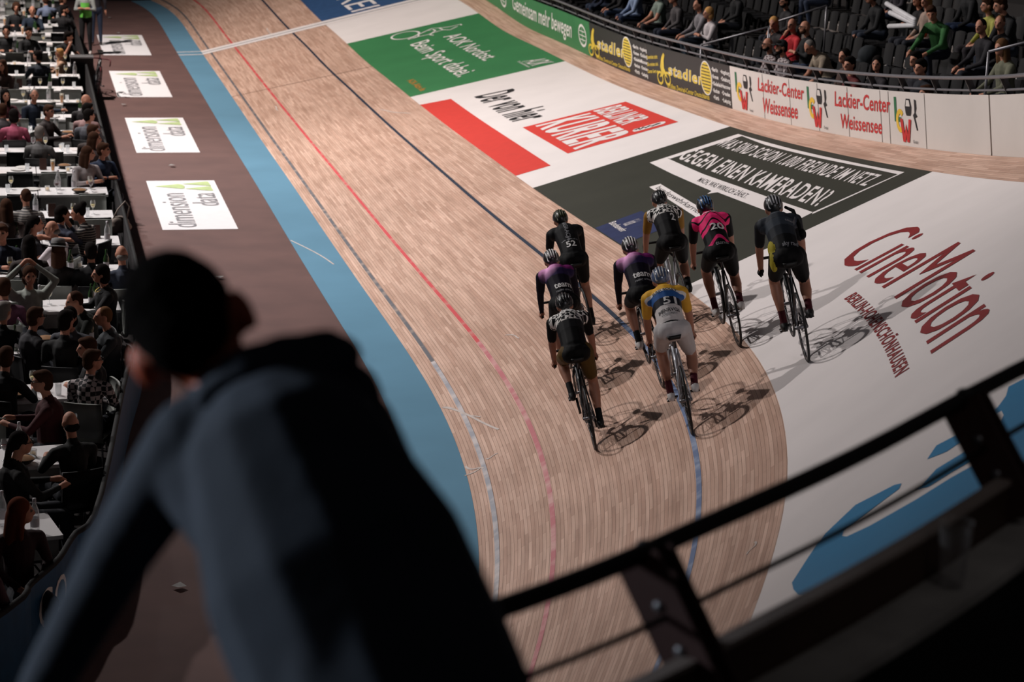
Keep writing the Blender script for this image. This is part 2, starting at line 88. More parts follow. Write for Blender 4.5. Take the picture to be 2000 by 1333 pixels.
 'infield': [{'l': 'curly brown-haired person in dark clothes facing the camera at the far tables','p': [0.224,64.476,0.0],'yaw': 3.142,'k': {'top': [30,30,32],'hair': 'curly','arms': 'table'}},{'l': 'man with thin reddish hair in a navy top facing the camera at the far tables','p': [0.646,63.796,0.0],'yaw': 3.142,'k': {'top': [26,36,50],'hair': 'fringe','hc': 'l','arms': 'table'}},{'l': 'person in a pale blue shirt turned away at the far tables','p': [1.073,66.496,0.0],'yaw': 0.349,'k': {'top': [108,118,142],'arms': ['out','lap'],'short': True}},{'l': 'man in a black suit with white collar behind the bearded onlooker','p': [1.504,66.685,0.0],'yaw': -0.37,'k': {'top': [20,22,28],'arms': 'knee','turn': -0.677}},{'l': 'bearded dark-haired man with an unbuttoned dark jacket sitting sideways at a far table','p': [1.482,63.841,0.0],'yaw': -0.369,'k': {'top': [24,22,24],'hc': 'k','extra': ['beard'],'arms': ['knee','out'],'turn': -1.3}},{'l': 'dark-haired person bending over drinks at the far left tables','p': [-0.063,58.879,0.0],'yaw': 3.142,'k': {'top': [24,24,26],'hair': 'bob','hc': 'k','arms': 'table'}},{'l': 'person in black with dark hair at a far table,second from the left','p': [0.474,58.681,0.0],'yaw': 3.491,'k': {'top': [22,22,24],'hair': 'short','hc': 'k','arms': 'table'}},{'l': 'man in a black polo shirt drinking,beside the standing steward','p': [1.342,57.951,0.0],'yaw': -2.523,'k': {'top': [22,22,24],'hc': 'k','short': True,'arms': ['drink','rail'],'lean': 0.15,'turn': 0.865}},{'l': 'fair-haired boy in a beige sweater looking left','p': [1.255,55.796,0.0],'yaw': 1.309,'k': {'top': [168,134,112],'hair': 'short','hc': 'y','arms': 'table','size': 0.86}},{'l': 'man in a navy suit seen from behind,turning his head left','p': [0.67,53.652,0.0],'yaw': 0.175,'k': {'top': [26,32,42],'hc': 'k','arms': 'table','turn': 0.698}},{'l': 'person in a dark brown top at the left edge by the blue-lit table','p': [-0.123,52.085,0.0],'yaw': 2.618,'k': {'top': [60,44,40],'hair': 'long','arms': 'table'}},{'l': 'grey-haired man in a navy sweater stretching one arm along the table','p': [0.457,47.421,0.0],'yaw': -2.618,'k': {'top': [28,36,50],'hair': 'crop','hc': 'g','arms': ['lap','out'],'extra': [],'turn': -0.436}},{'l': 'woman with long dark hair and a dark red top at the left edge','p': [-0.123,47.371,0.0],'yaw': 3.491,'k': {'top': [78,36,44],'hair': 'long','hc': 'k','arms': 'table'}},{'l': 'man with glasses in a dark brown jacket looking toward the track','p': [0.677,45.135,0.0],'yaw': -2.094,'k': {'top': [46,38,38],'hc': 'b','extra': ['glasses'],'arms': 'table','turn': -0.175}},{'l': 'black-haired woman in a pink top seen from behind','p': [0.058,44.509,0.0],'yaw': 0.0,'k': {'top': [156,74,96],'hair': 'bob','hc': 'k','arms': 'table'}},{'l': 'grey-haired person in a grey hooded jacket seen from behind','p': [0.5,42.376,0.0],'yaw': -0.175,'k': {'top': [86,84,84],'hair': 'short','hc': 'g','arms': 'table'}},{'l': 'person in a dark grey jacket cut by the left edge beside the woman in pink','p': [-0.144,45.225,0.0],'yaw': 0.175,'k': {'top': [58,52,54],'arms': 'lap'}},{'l': 'bald man in black at the fence beside the leaning bicycle','p': [1.466,46.571,0.0],'yaw': -0.369,'k': {'top': [26,22,24],'hair': 'none','arms': 'lap','turn': -1.202}},{'l': 'dark-haired man with a red and white collar at the fence','p': [1.463,45.298,0.0],'yaw': -0.369,'k': {'top': [140,110,108],'hc': 'k','arms': 'lap','turn': -1.028}},{'l': 'dark-haired man in a mid grey sweater at the fence looking at the track','p': [1.461,44.479,0.0],'yaw': -0.349,'k': {'top': [76,76,82],'hc': 'k','arms': 'lap','turn': -0.785}},{'l': 'man with swept-back brown hair at the fence','p': [1.46,42.531,0.0],'yaw': -0.369,'k': {'top': [52,42,40],'hc': 'b','arms': 'lap','turn': -1.3}},{'l': 'brown-haired woman partly hidden behind the man at the fence','p': [1.459,41.66,0.0],'yaw': -0.37,'k': {'top': [66,54,54],'hair': 'long','arms': 'lap','turn': -1.288}},{'l': 'long-haired woman in a light grey top beside the man in navy','p': [1.276,40.168,0.0],'yaw': -2.655,'k': {'top': [136,128,128],'hair': 'long','hc': 'b','arms': 'folded','turn': 0.91}},{'l': 'brown-haired man in a navy jacket resting clasped hands on the fence end of the table','p': [1.565,40.539,0.0],'yaw': -2.773,'k': {'top': [24,36,58],'hc': 'b','arms': 'folded','turn': 0.941}},{'l': 'short-haired man in a patterned grey knit sweater seen from behind','p': [0.208,36.017,0.0],'yaw': 0.0,'k': {'top': [82,80,80],'hair': 'crop','hc': 'b','pat': 'stripe','arms': 'table','turn': 0.436}},{'l': 'person with long brown hair seen from behind at the left edge','p': [-0.092,35.127,0.0],'yaw': 0.175,'k': {'top': [58,44,40],'hair': 'long','hc': 'b','arms': 'table'}},{'l': 'black-haired woman propping her face on her hand next to the woman with a bun','p': [0.687,34.567,0.0],'yaw': -0.698,'k': {'top': [62,66,82],'hair': 'bob','hc': 'k','arms': ['chin','table'],'turn': -0.698}},{'l': 'woman with a black bun and black and white patterned blouse leaning close','p': [1.142,34.688,0.0],'yaw': 1.047,'k': {'top': [40,38,40],'hair': 'bun','hc': 'k','pat': 'stripe','arms': 'table','turn': 0.524,'lean': 0.15}},{'l': 'black-haired woman stretching her bare arm round the man in white','p': [0.255,33.821,0.0],'yaw': -1.222,'k': {'top': [26,26,30],'hair': 'tail','hc': 'k','arms': ['lap','hug'],'short': True,'turn': -0.349}},{'l': 'close-cropped man in a white shirt facing the woman who embraces him','p': [0.628,33.438,0.0],'yaw': 1.047,'k': {'top': [190,180,184],'hair': 'fringe','hc': 'g','arms': 'table','turn': 0.436}},{'l': 'woman with long straight dark hair seen from behind,by the flute vase','p': [0.213,32.317,0.0],'yaw': 0.0,'k': {'top': [48,40,38],'hair': 'long','hc': 'k','arms': 'table'}},{'l': 'woman in a grey felt hat with long brown hair seen from behind','p': [0.603,31.808,0.0],'yaw': -0.175,'k': {'top': [30,26,26],'hair': 'long','hc': 'b','extra': ['hat'],'arms': 'table'}},{'l': 'man in a dark suit before a grey chair back,seen from behind','p': [1.069,31.744,0.0],'yaw': 0.087,'k': {'top': [22,22,24],'hc': 'k','arms': 'table'}},{'l': 'bald grey man in a navy jumper next to the foreground head','p': [1.494,31.544,0.0],'yaw': 0.175,'k': {'top': [44,50,64],'hair': 'fringe','hc': 'g','arms': 'table'}},{'l': 'person in navy cut by the left edge near the flute vase','p': [-0.154,33.273,0.0],'yaw': 2.967,'k': {'top': [24,30,46],'arms': 'folded'}},{'l': 'smiling woman with a dark bob,black top and necklace looking left','p': [1.214,30.352,0.0],'yaw': 1.658,'k': {'top': [18,18,20],'hair': 'bob','hc': 'k','arms': 'table','extra': ['necklace']}},{'l': 'woman in a pale grey blouse holding both hands on her head','p': [0.185,30.363,0.0],'yaw': 3.316,'k': {'top': [132,136,130],'hair': 'bob','hc': 'b','arms': 'head'}},{'l': 'person in a dull mauve top seen from behind at the left edge','p': [-0.138,29.549,0.0],'yaw': 0.0,'k': {'top': [96,58,80],'hair': 'short','arms': 'table'}},{'l': 'man in a dark green sweater bending over the table in the middle rows','p': [0.969,28.953,0.0],'yaw': 1.745,'k': {'top': [24,28,25],'hair': 'crop','hc': 'b','arms': 'table','lean': 0.2}},{'l': 'heavy grey-haired man in black at the left edge','p': [-0.171,28.206,0.0],'yaw': -0.349,'k': {'top': [13,13,14],'hair': 'short','hc': 'g','arms': 'table','turn': -0.349}},{'l': 'man with glasses in a grey jacket over a red shirt','p': [0.181,27.896,0.0],'yaw': -1.047,'k': {'top': [36,34,39],'hair': 'short','hc': 'b','extra': ['glasses'],'arms': 'table'}},{'l': 'man in a black suit seen from behind in the dark middle rows','p': [0.577,27.356,0.0],'yaw': -0.262,'k': {'top': [12,12,13],'hair': 'short','hc': 'k','arms': 'table','turn': -0.349,'size': 1.05}},{'l': 'dark-haired woman in grey sleeves smiling past the man in the black suit','p': [0.678,27.952,0.0],'yaw': 2.793,'k': {'top': [62,63,70],'hair': 'bob','hc': 'k','arms': 'lap'}},{'l': 'man in profile with light brown hair close to the foreground man','p': [1.147,27.91,0.0],'yaw': 1.658,'k': {'top': [45,48,51],'hair': 'crop','hc': 'l','arms': 'table'}},{'l': 'man in dark clothes half hidden behind the foreground head','p': [0.891,26.348,0.0],'yaw': 1.745,'k': {'top': [19,19,22],'hair': 'short','hc': 'b','arms': 'folded'}},{'l': 'person in dark clothes with joined hands at the left edge in the dark rows','p': [-0.148,25.923,0.0],'yaw': -0.524,'k': {'top': [22,21,24],'arms': 'table','turn': 0.349}},{'l': 'man with glasses in a black and white plaid shirt turned to the right','p': [0.823,25.695,0.0],'yaw': -0.367,'k': {'top': [20,20,24],'pat': 'plaid','hair': 'short','hc': 'b','extra': ['glasses'],'arms': 'folded','turn': -0.942}},{'l': 'man with glasses in a dark red sweater looking left','p': [0.347,24.862,0.0],'yaw': 1.396,'k': {'top': [57,15,20],'hair': 'short','hc': 'b','extra': ['glasses'],'arms': 'table','turn': 0.175}},{'l': 'person with glasses and a ponytail in black beside the beer glasses','p': [-0.048,22.493,0.0],'yaw': -1.309,'k': {'top': [13,13,14],'hair': 'tail','hc': 'k','extra': ['glasses'],'arms': 'table'}},{'l': 'bald man in a black jacket with white collar seen from behind','p': [0.559,23.14,0.0],'yaw': 0.349,'k': {'top': [10,10,11],'hair': 'fringe','hc': 'k','arms': 'table'}},{'l': 'long-haired woman in a dark red cardigan with folded hands at the fence','p': [-0.028,20.379,0.0],'yaw': -2.8,'k': {'top': [39,15,19],'hair': 'long','hc': 'r','arms': 'lap','turn': 1.3}},{'l': 'person in a mauve sweater with hands clasped,cut by the left edge at the fence','p': [-0.457,19.275,0.0],'yaw': -0.344,'k': {'top': [62,43,49],'arms': 'knee','lean': 0.2,'turn': -1.14}},{'l': 'standing steward in a grey jacket,green vest,black trousers and white shoes','p': [2.126,64.814,0.0],'yaw': 2.967,'k': {'top': [122,124,122],'tro': [24,24,26],'extra': ['vest'],'arms': 'folded','shoe': 'w','pose': 'stand'}},{'l': 'standing person in dark jeans behind the steward at the far fence','p': [2.507,67.143,0.0],'yaw': 0.0,'k': {'top': [32,30,36],'tro': [34,42,60],'arms': 'down','pose': 'stand'}}],  # top colours in the near rows are darkened to paint in their shade
 'tables': [[-0.248,21.491,0.2],[-1.424,21.252,0.2],[-0.053,23.87,0.15],[-1.24,23.691,0.15],[0.253,26.5,0.1],[-0.941,26.38,0.1],[0.601,28.724,0.06],[-0.597,28.652,0.06],[0.82,30.942,0.03],[-0.379,30.906,0.03],[0.95,33.16,0.0],[-0.25,33.16,0.0],[1.03,35.295,0.0],[-0.17,35.295,0.0],[1.03,37.43,0.0],[-0.17,37.43,0.0],[1.03,39.565,0.0],[-0.17,39.565,0.0],[1.03,41.7,0.0],[-0.17,41.7,0.0],[1.03,43.835,0.0],[-0.17,43.835,0.0],[1.03,45.97,0.0],[-0.17,45.97,0.0],[1.03,48.105,0.0],[-0.17,48.105,0.0],[1.03,50.24,0.0],[-0.17,50.24,0.0],[1.03,52.375,0.0],[-0.17,52.375,0.0],[1.03,54.51,0.0],[-0.17,54.51,0.0],[1.03,56.645,0.0],[-0.17,56.645,0.0],[1.03,58.78,0.0],[-0.17,58.78,0.0],[1.03,60.915,0.0],[-0.17,60.915,0.0],[1.03,63.05,0.0],[-0.17,63.05,0.0],[1.03,65.185,0.0],[-0.17,65.185,0.0],[1.03,67.32,0.0],[-0.17,67.32,0.0],[1.03,69.455,0.0],[-0.17,69.455,0.0],[1.03,71.59,0.0],[-0.17,71.59,0.0]],
 'chairs': [[0.224,64.476,3.142,1],[0.646,63.796,3.142,1],[1.073,66.496,0.349,1],[1.504,66.685,-0.37,1],[1.482,63.841,-0.369,1],[-0.063,58.879,3.142,1],[0.474,58.681,3.491,0],[1.342,57.951,-2.523,0],[1.255,55.796,1.309,1],[0.67,53.652,0.175,1],[-0.123,52.085,2.618,1],[0.457,47.421,-2.618,1],[-0.123,47.371,3.491,0],[0.677,45.135,-2.094,0],[0.058,44.509,0.0,1],[0.5,42.376,-0.175,1],[-0.144,45.225,0.175,0],[1.466,46.571,-0.369,0],[1.463,45.298,-0.369,1],[1.461,44.479,-0.349,1],[1.46,42.531,-0.369,1],[1.459,41.66,-0.37,0],[1.276,40.168,-2.655,1],[1.565,40.539,-2.773,1],[0.208,36.017,0.0,1],[-0.092,35.127,0.175,1],[0.687,34.567,-0.698,1],[1.142,34.688,1.047,1],[0.255,33.821,-1.222,1],[0.628,33.438,1.047,0],[0.213,32.317,0.0,1],[0.603,31.808,-0.175,0],[1.069,31.744,0.087,1],[1.494,31.544,0.175,0],[-0.154,33.273,2.967,0],[1.214,30.352,1.658,0],[0.185,30.363,3.316,0],[-0.138,29.549,0.0,0],[0.969,28.953,1.745,1],[-0.171,28.206,-0.349,0],[0.181,27.896,-1.047,1],[0.577,27.356,-0.262,1],[0.678,27.952,2.793,1],[1.147,27.91,1.658,1],[0.891,26.348,1.745,0],[-0.148,25.923,-0.524,1],[0.823,25.695,-0.367,0],[0.347,24.862,1.396,1],[-0.048,22.493,-1.309,1],[0.559,23.14,0.349,1],[-0.028,20.379,-2.8,0],[-0.457,19.275,-0.344,1],[-0.56,20.89,0.0,1],[-1.16,20.89,0.0,1],[-1.76,22.33,3.142,0],[-0.36,23.24,0.0,0],[-0.96,23.24,0.0,0],[-1.56,23.24,0.0,0],[-0.36,24.68,3.142,0],[-1.56,24.68,3.142,0],[-1.25,25.84,0.0,0],[-1.25,27.28,3.142,0],[-0.9,28.04,0.0,0],[-0.68,30.24,0.0,0],[-0.08,31.68,3.142,0],[-0.55,32.44,0.0,0],[1.33,36.015,3.142,0],[-0.47,36.015,3.142,1],[1.33,36.71,0.0,1],[0.73,36.71,0.0,1],[-0.47,36.71,0.0,0],[1.33,38.15,3.142,0],[0.13,38.15,3.142,1],[-0.47,38.15,3.142,0],[1.33,38.845,0.0,0],[0.13,38.845,0.0,1],[-0.47,38.845,0.0,0],[0.73,40.285,3.142,0],[0.13,40.285,3.142,1],[-0.47,40.285,3.142,0],[0.73,40.98,0.0,0],[0.13,40.98,0.0,1],[-0.47,42.42,3.142,0],[0.73,43.115,0.0,0],[0.13,43.115,0.0,1],[-0.47,43.115,0.0,1],[-0.47,44.555,3.142,0],[0.73,46.69,3.142,0],[0.13,46.69,3.142,0],[1.33,47.385,0.0,0],[1.33,48.825,3.142,1],[0.13,48.825,3.142,0],[1.33,49.52,0.0,0],[0.73,49.52,0.0,0],[0.13,49.52,0.0,0],[-0.47,49.52,0.0,1],[1.33,50.96,3.142,0],[0.13,50.96,3.142,0],[-0.47,50.96,3.142,1],[0.73,51.655,0.0,0],[1.33,53.095,3.142,1],[0.13,53.095,3.142,0],[-0.47,53.095,3.142,0],[0.13,53.79,0.0,0],[-0.47,53.79,0.0,0],[0.73,55.23,3.142,0],[0.13,55.23,3.142,1],[0.73,55.925,0.0,0],[-0.47,57.365,3.142,0],[0.73,58.06,0.0,0],[0.13,58.06,0.0,0],[0.73,59.5,3.142,1],[0.13,59.5,3.142,0],[1.33,60.195,0.0,0],[0.73,60.195,0.0,1],[0.13,60.195,0.0,0],[1.33,62.33,0.0,1],[0.73,62.33,0.0,0],[-0.47,62.33,0.0,0],[-0.47,63.77,3.142,1],[0.73,64.465,0.0,0],[-0.47,64.465,0.0,0],[0.13,65.905,3.142,0],[1.33,68.04,3.142,1],[0.13,68.04,3.142,0],[1.33,68.735,0.0,1],[0.73,68.735,0.0,1],[0.13,68.735,0.0,0],[-0.47,68.735,0.0,1],[1.33,70.175,3.142,1],[0.13,70.175,3.142,0],[-0.47,70.175,3.142,0],[0.73,70.87,0.0,0],[-0.47,70.87,0.0,0],[1.33,72.31,3.142,0],[0.73,72.31,3.142,1],[0.13,72.31,3.142,1],[-0.47,72.31,3.142,0]],
 'items': [['menu_card',-1.611,21.167],['tumbler',-0.06,21.459],['water_bottle',0.136,21.36],['tumbler',-0.76,21.596],['tumbler',-0.807,21.293],['water_bottle',-0.446,21.612],['water_bottle',-1.254,21.327],['water_bottle',-0.175,21.637],['wine_glass',-0.274,21.316],['wine_glass',-1.827,20.995],['candle_glass',-1.459,21.473],['water_bottle',0.008,24.036],['snack_bowl',0.048,23.652],['beer_glass',-0.692,23.553],['red_wine_glass',-0.146,23.783],['menu_stand',-1.549,23.648],['wine_bottle',-1.036,23.592],['candle_glass',0.15,23.879],['plate',-1.426,23.429],['menu_stand',-0.763,23.947],['water_bottle',-1.284,23.612],['candle_glass',-1.082,23.87],['beer_glass',-1.192,26.175],['water_bottle',-1.142,26.592],['water_bottle',-0.387,26.576],['wine_glass',0.185,26.598],['snack_bowl',0.005,26.275],['plate',-1.35,26.533],['tumbler',-0.599,26.426],['tumbler',-0.666,26.627],['plate',0.672,26.768],['menu_card',-1.178,26.379],['tumbler',0.476,26.327],['wine_bottle',0.943,28.763],['wine_bottle',-0.835,28.782],['tumbler',0.52,28.706],['snack_bowl',0.373,28.903],['wine_bottle',-0.012,28.499],['tumbler',-0.205,28.88],['snack_bowl',-0.425,28.54],['plate',0.298,28.664],['tumbler',-0.049,28.727],['water_bottle',-0.606,28.845],['beer_glass',0.675,28.862],['beer_glass',-0.546,30.725],['wine_bottle',1.024,30.75],['wine_bottle',1.098,31.11],['beer_glass',0.17,31.021],['wine_glass',0.462,31.02],['candle_glass',-0.02,30.842],['snack_bowl',-0.433,31.05],['tumbler',-0.158,31.078],['wine_glass',-0.348,30.822],['water_bottle',0.325,30.692],['wine_glass',-0.76,31.088],['candle_glass',0.947,33.373],['wine_bottle',0.808,33.024],['wine_bottle',0.245,33.176],['wine_glass',0.608,33.196],['wine_bottle',1.325,33.014],['wine_bottle',0.04,33.379],['snack_bowl',-0.505,32.997],['plate',-0.588,33.331],['snack_bowl',0.159,32.948],['wine_glass',-0.061,33.062],['tumbler',-0.255,33.357],['menu_card',-0.526,35.447],['wine_bottle',0.041,35.079],['wine_glass',0.562,35.153],['water_bottle',0.768,35.129],['snack_bowl',0.589,35.376],['candle_glass',0.26,35.362],['water_bottle',0.406,35.534],['menu_stand',1.273,35.483],['red_wine_glass',0.939,35.348],['candle_glass',1.115,35.175],['water_bottle',1.428,35.084],['wine_glass',0.97,37.203],['wine_glass',1.297,37.45],['tumbler',-0.062,37.628],['water_bottle',0.365,37.493],['tumbler',0.806,37.427],['wine_glass',-0.234,37.226],['tumbler',0.58,37.585],['menu_stand',0.627,37.314],['tumbler',1.197,37.264],['plate',-0.547,37.346],['menu_card',0.865,37.627],['red_wine_glass',1.34,39.471],['tumbler',-0.079,39.482],['water_bottle',1.055,39.64],['red_wine_glass',0.748,39.381],['candle_glass',0.593,39.61],['menu_stand',-0.39,39.535],['wine_glass',1.335,39.723],['plate',0.337,39.708],['snack_bowl',1.141,39.368],['wine_glass',-0.023,39.757],['water_bottle',0.781,39.712],['plate',0.111,41.697],['menu_card',-0.164,41.495],['tumbler',-0.393,41.657],['wine_glass',1.502,41.641],['candle_glass',-0.338,41.92],['candle_glass',0.999,41.538],['beer_glass',0.729,41.54],['snack_bowl',0.94,41.885],['menu_stand',0.556,41.74],['tumbler',0.273,41.568],['plate',0.206,41.912],['wine_bottle',0.513,43.72],['plate',-0.392,43.759],['tumbler',-0.095,43.639],['tumbler',1.05,43.619],['candle_glass',0.939,44.07],['tumbler',-0.412,44.023],['menu_card',-0.147,43.937],['menu_card',1.237,43.951],['tumbler',0.956,43.852],['red_wine_glass',0.412,44.022],['wine_glass',0.643,44.035],['wine_glass',-0.115,45.941],['tumbler',0.38,45.982],['water_bottle',-0.459,46.193],['water_bottle',0.864,45.766],['tumbler',1.371,45.766],['tumbler',0.55,46.194],['tumbler',1.256,45.944],['beer_glass',0.726,46.071],['tumbler',-0.095,46.141],['tumbler',0.1,46.07],['snack_bowl',1.108,45.748],['beer_glass',0.277,47.908],['wine_bottle',1.443,48.339],['tumbler',0.664,47.9],['candle_glass',0.622,48.111],['red_wine_glass',1.083,47.936],['candle_glass',-0.532,48.244],['plate',0.872,48.077],['menu_card',-0.13,48.261],['plate',0.026,47.987],['water_bottle',-0.368,48.128],['menu_card',0.237,48.111],['plate',0.026,50.474],['beer_glass',-0.567,50.339],['candle_glass',0.33,50.013],['beer_glass',1.098,50.04],['water_bottle',0.516,50.2],['water_bottle',0.825,50.446],['plate',1.014,50.273],['water_bottle',-0.205,50.139],['candle_glass',1.443,50.086],['tumbler',1.222,50.363],['wine_glass',0.279,50.386],['wine_glass',1.18,52.333],['plate',0.325,52.218],['menu_stand',-0.428,52.161],['tumbler',1.431,52.457],['wine_glass',0.671,52.374],['menu_stand',0.212,52.466],['tumbler',-0.339,52.357],['wine_bottle',0.894,52.431],['menu_stand',-0.013,52.422],['snack_bowl',-0.306,52.602],['red_wine_glass',-0.165,52.241],['wine_glass',0.633,54.329],['wine_glass',1.305,54.65],['snack_bowl',-0.325,54.546],['water_bottle',1.509,54.387],['red_wine_glass',0.407,54.338],['menu_stand',0.87,54.509],['beer_glass',-0.523,54.497],['red_wine_glass',1.088,54.682],['beer_glass',-0.32,54.748],['tumbler',0.158,54.417],['beer_glass',1.101,54.357],['water_bottle',0.467,56.547],['wine_glass',0.735,56.723],['candle_glass',0.123,56.538],['wine_glass',1.351,56.845],['wine_glass',0.988,56.791],['red_wine_glass',1.116,56.491],['wine_glass',-0.356,56.879],['menu_card',0.216,56.845],['plate',-0.119,56.653],['plate',-0.535,56.762],['beer_glass',1.166,56.697],['water_bottle',0.12,58.803],['beer_glass',-0.126,58.92],['tumbler',0.97,58.801],['red_wine_glass',1.437,58.826],['menu_card',-0.322,58.696],['water_bottle',0.606,58.752],['candle_glass',1.272,58.626],['beer_glass',0.38,58.92],['wine_bottle',0.214,58.566],['tumbler',1.178,58.872],['plate',0.417,58.584],['wine_glass',0.89,60.879],['red_wine_glass',-0.511,61.001],['beer_glass',-0.078,61.027],['wine_glass',-0.269,60.876],['menu_card',0.809,61.146],['menu_card',1.056,60.752],['water_bottle',0.158,60.703],['menu_card',0.33,63.248],['tumbler',-0.412,62.895],['wine_bottle',0.693,63.215],['wine_bottle',0.722,62.834],['beer_glass',0.367,62.889],['snack_bowl',-0.07,63.037],['tumbler',-0.556,63.136],['wine_bottle',0.497,65.204],['water_bottle',1.359,65.277],['plate',-0.463,65.243],['wine_bottle',1.131,65.071],['beer_glass',-0.106,65.011],['wine_glass',0.005,65.38],['plate',0.717,65.068],['menu_card',0.118,67.225],['tumbler',1.014,67.1],['beer_glass',0.441,67.141],['plate',0.86,67.284],['plate',-0.321,67.481],['beer_glass',0.706,67.496],['menu_card',1.297,67.258],['wine_glass',1.061,69.235],['wine_glass',-0.044,69.447],['water_bottle',-0.172,69.683],['tumbler',0.136,69.247],['candle_glass',1.06,69.546],['water_bottle',0.732,69.591],['wine_bottle',1.323,69.42],['water_bottle',0.485,71.585],['beer_glass',0.918,71.688],['snack_bowl',1.18,71.543],['red_wine_glass',-0.088,71.518],['water_bottle',1.011,71.395],['snack_bowl',-0.378,71.736],['plate',0.298,71.687]],
 'case': [1.737,56.458],
 'pbike': [2.11,57.63,3.141592653589793,-0.12],
 'bag': [1.704,37.004,0.55],
 'scraps': [[3.21,74.268],[3.251,70.018],[3.235,46.517],[3.247,35.939],[1.558,21.759],[2.685,55.108]],
 'manR': [[0.859,0.4071,-0.3104],[-0.0634,0.6862,0.7247],[0.508,-0.6028,0.6152]],
 'man': {'head': [0.312,4.106,7.114],'neck': [0.407,3.973,7.01],'chest': [0.482,3.853,6.898],'mid': [0.541,3.751,6.761],'waist': [0.603,3.646,6.611],'pelvis': [0.636,3.562,6.52],'yoke': [[0.319,3.974,6.934],[0.582,4.012,6.988]],'shoulder': [[0.303,3.975,6.925],[0.615,4.042,6.929]],'elbow': [[0.174,4.03,6.698],[0.746,4.056,6.689]],'hood': [0.502,3.951,7.09],'pit': [[0.331,3.956,6.876],[0.413,3.843,6.798]],'hand': [[-0.033,4.253,6.22],[1.017,4.933,6.22]],'wrist': [[0.009,4.208,6.317],[0.987,4.835,6.272]],'tan': [0.86,0.511,0.0],'fold': [-0.511,0.86,0.0],'knee': [[0.464,3.576,5.85],[0.705,3.719,5.85]],'ankle': [[0.508,3.463,5.44],[0.783,3.626,5.44]],'across': [0.975,0.101,0.197]},
 'amb': 0.014,
 'expo': 0.0,
 'lights': [('key_spot',(-6.0,41.0,20.0),(8.0,36.0,1.0),15500,98,1.0,0.28,(1,0.95,0.93)),('second_spot',(-14.0,38.0,13.0),(9,26,2.0),11000,72,0.9,0.35,(1,0.95,0.93)),('far_spot',(-5.0,58.0,16.0),(8.0,58.0,0.0),21000,115,0.8,0.3,(1,0.91,0.85)),('pool_spot',(-5.0,47.0,17.0),(5.5,42.0,0.0),6600,62,1.0,0.3,(1,0.95,0.93)),('table_spot',(-4.0,60.0,13.0),(-1.0,46.0,0.0),3000,60,0.8,0.4,(1,0.97,0.96)),('stand_spot',(4.0,27.0,15.0),(16.5,27.0,3.5),900,75,0.9,0.8,(1,0.94,0.9)),('near_fill',(7.0,2.0,13.0),(9.8,14.5,4.2),3000,55,1.0,1.5,(0.96,0.93,1.0)),('rim_spot',(-11.0,10.0,9.5),(0.2,4.1,6.8),5600,22,0.8,0.9,(0.8,0.9,1.0)),('ledge_fill',(4.2,1.0,11.5),(3.2,6.2,5.6),90,30,1.0,0.6,(1,0.96,0.93))],  # last entry: unseen fill light added to brighten the near ledge
}
# ---------------------------------------------------------------- helpers
sc = bpy.context.scene; col = sc.collection
PI = math.pi
rnd = random.Random(7)
def lin(c):
    return tuple(((x/255)/12.92 if x/255 <= .04045 else ((x/255+.055)/1.055)**2.4) for x in c)
_m = {}
def mat(name, c, rough=.6, metal=0, var=.12, scale=6., spec=.3, c2=None, emit=0, bump=0):
    if name in _m: return _m[name]
    m = bpy.data.materials.new(name); m.use_nodes = True; _m[name] = m
    nt = m.node_tree; N = nt.nodes; L = nt.links; b = N['Principled BSDF']
    c = lin(c)
    tc = N.new('ShaderNodeTexCoord'); no = N.new('ShaderNodeTexNoise'); no.inputs['Scale'].default_value = scale; no.inputs['Detail'].default_value = 4
    L.new(tc.outputs['Object'], no.inputs['Vector'])
    r = N.new('ShaderNodeValToRGB'); r.color_ramp.elements[0].position = .3; r.color_ramp.elements[1].position = .7
    lo = c if c2 is None else lin(c2)
    r.color_ramp.elements[0].color = tuple(x*(1-var) for x in lo)+(1,); r.color_ramp.elements[1].color = tuple(min(1, x*(1+var)) for x in c)+(1,)
    L.new(no.outputs['Fac'], r.inputs['Fac']); L.new(r.outputs['Color'], b.inputs['Base Color'])
    b.inputs['Roughness'].default_value = rough; b.inputs['Metallic'].default_value = metal; b.inputs['Specular IOR Level'].default_value = spec
    if bump:
        bp = N.new('ShaderNodeBump'); bp.inputs['Strength'].default_value = bump; bp.inputs['Distance'].default_value = .02
        L.new(no.outputs['Fac'], bp.inputs['Height']); L.new(bp.outputs['Normal'], b.inputs['Normal'])
    return m
def glassy(name, c, alpha):
    if name in _m: return _m[name]
    m = bpy.data.materials.new(name); m.use_nodes = True; _m[name] = m
    nt = m.node_tree; N = nt.nodes; L = nt.links; out = N['Material Output']; b = N['Principled BSDF']
    b.inputs['Base Color'].default_value = lin(c)+(1,); b.inputs['Roughness'].default_value = .06; b.inputs['Specular IOR Level'].default_value = .8
    lw = N.new('ShaderNodeLayerWeight'); lw.inputs['Blend'].default_value = .35
    mr = N.new('ShaderNodeMapRange'); mr.inputs['To Min'].default_value = alpha; mr.inputs['To Max'].default_value = min(1, alpha+.6)
    L.new(lw.outputs['Facing'], mr.inputs['Value'])
    t = N.new('ShaderNodeBsdfTransparent'); mx = N.new('ShaderNodeMixShader')
    L.new(mr.outputs['Result'], mx.inputs['Fac']); L.new(t.outputs[0], mx.inputs[1]); L.new(b.outputs[0], mx.inputs[2]); L.new(mx.outputs[0], out.inputs['Surface'])
    return m
def link(o, parent=None):
    col.objects.link(o)
    if parent is not None: o.parent = parent
    return o
def tag(o, label, cat, group=None, kind=None):
    o['label'] = label; o['category'] = cat
    if group: o['group'] = group
    if kind: o['kind'] = kind
    return o
def empty(name, loc=(0, 0, 0), rz=0):
    o = bpy.data.objects.new(name, None); o.empty_display_size = .1; o.location = loc; o.rotation_euler = (0, 0, rz); return link(o)
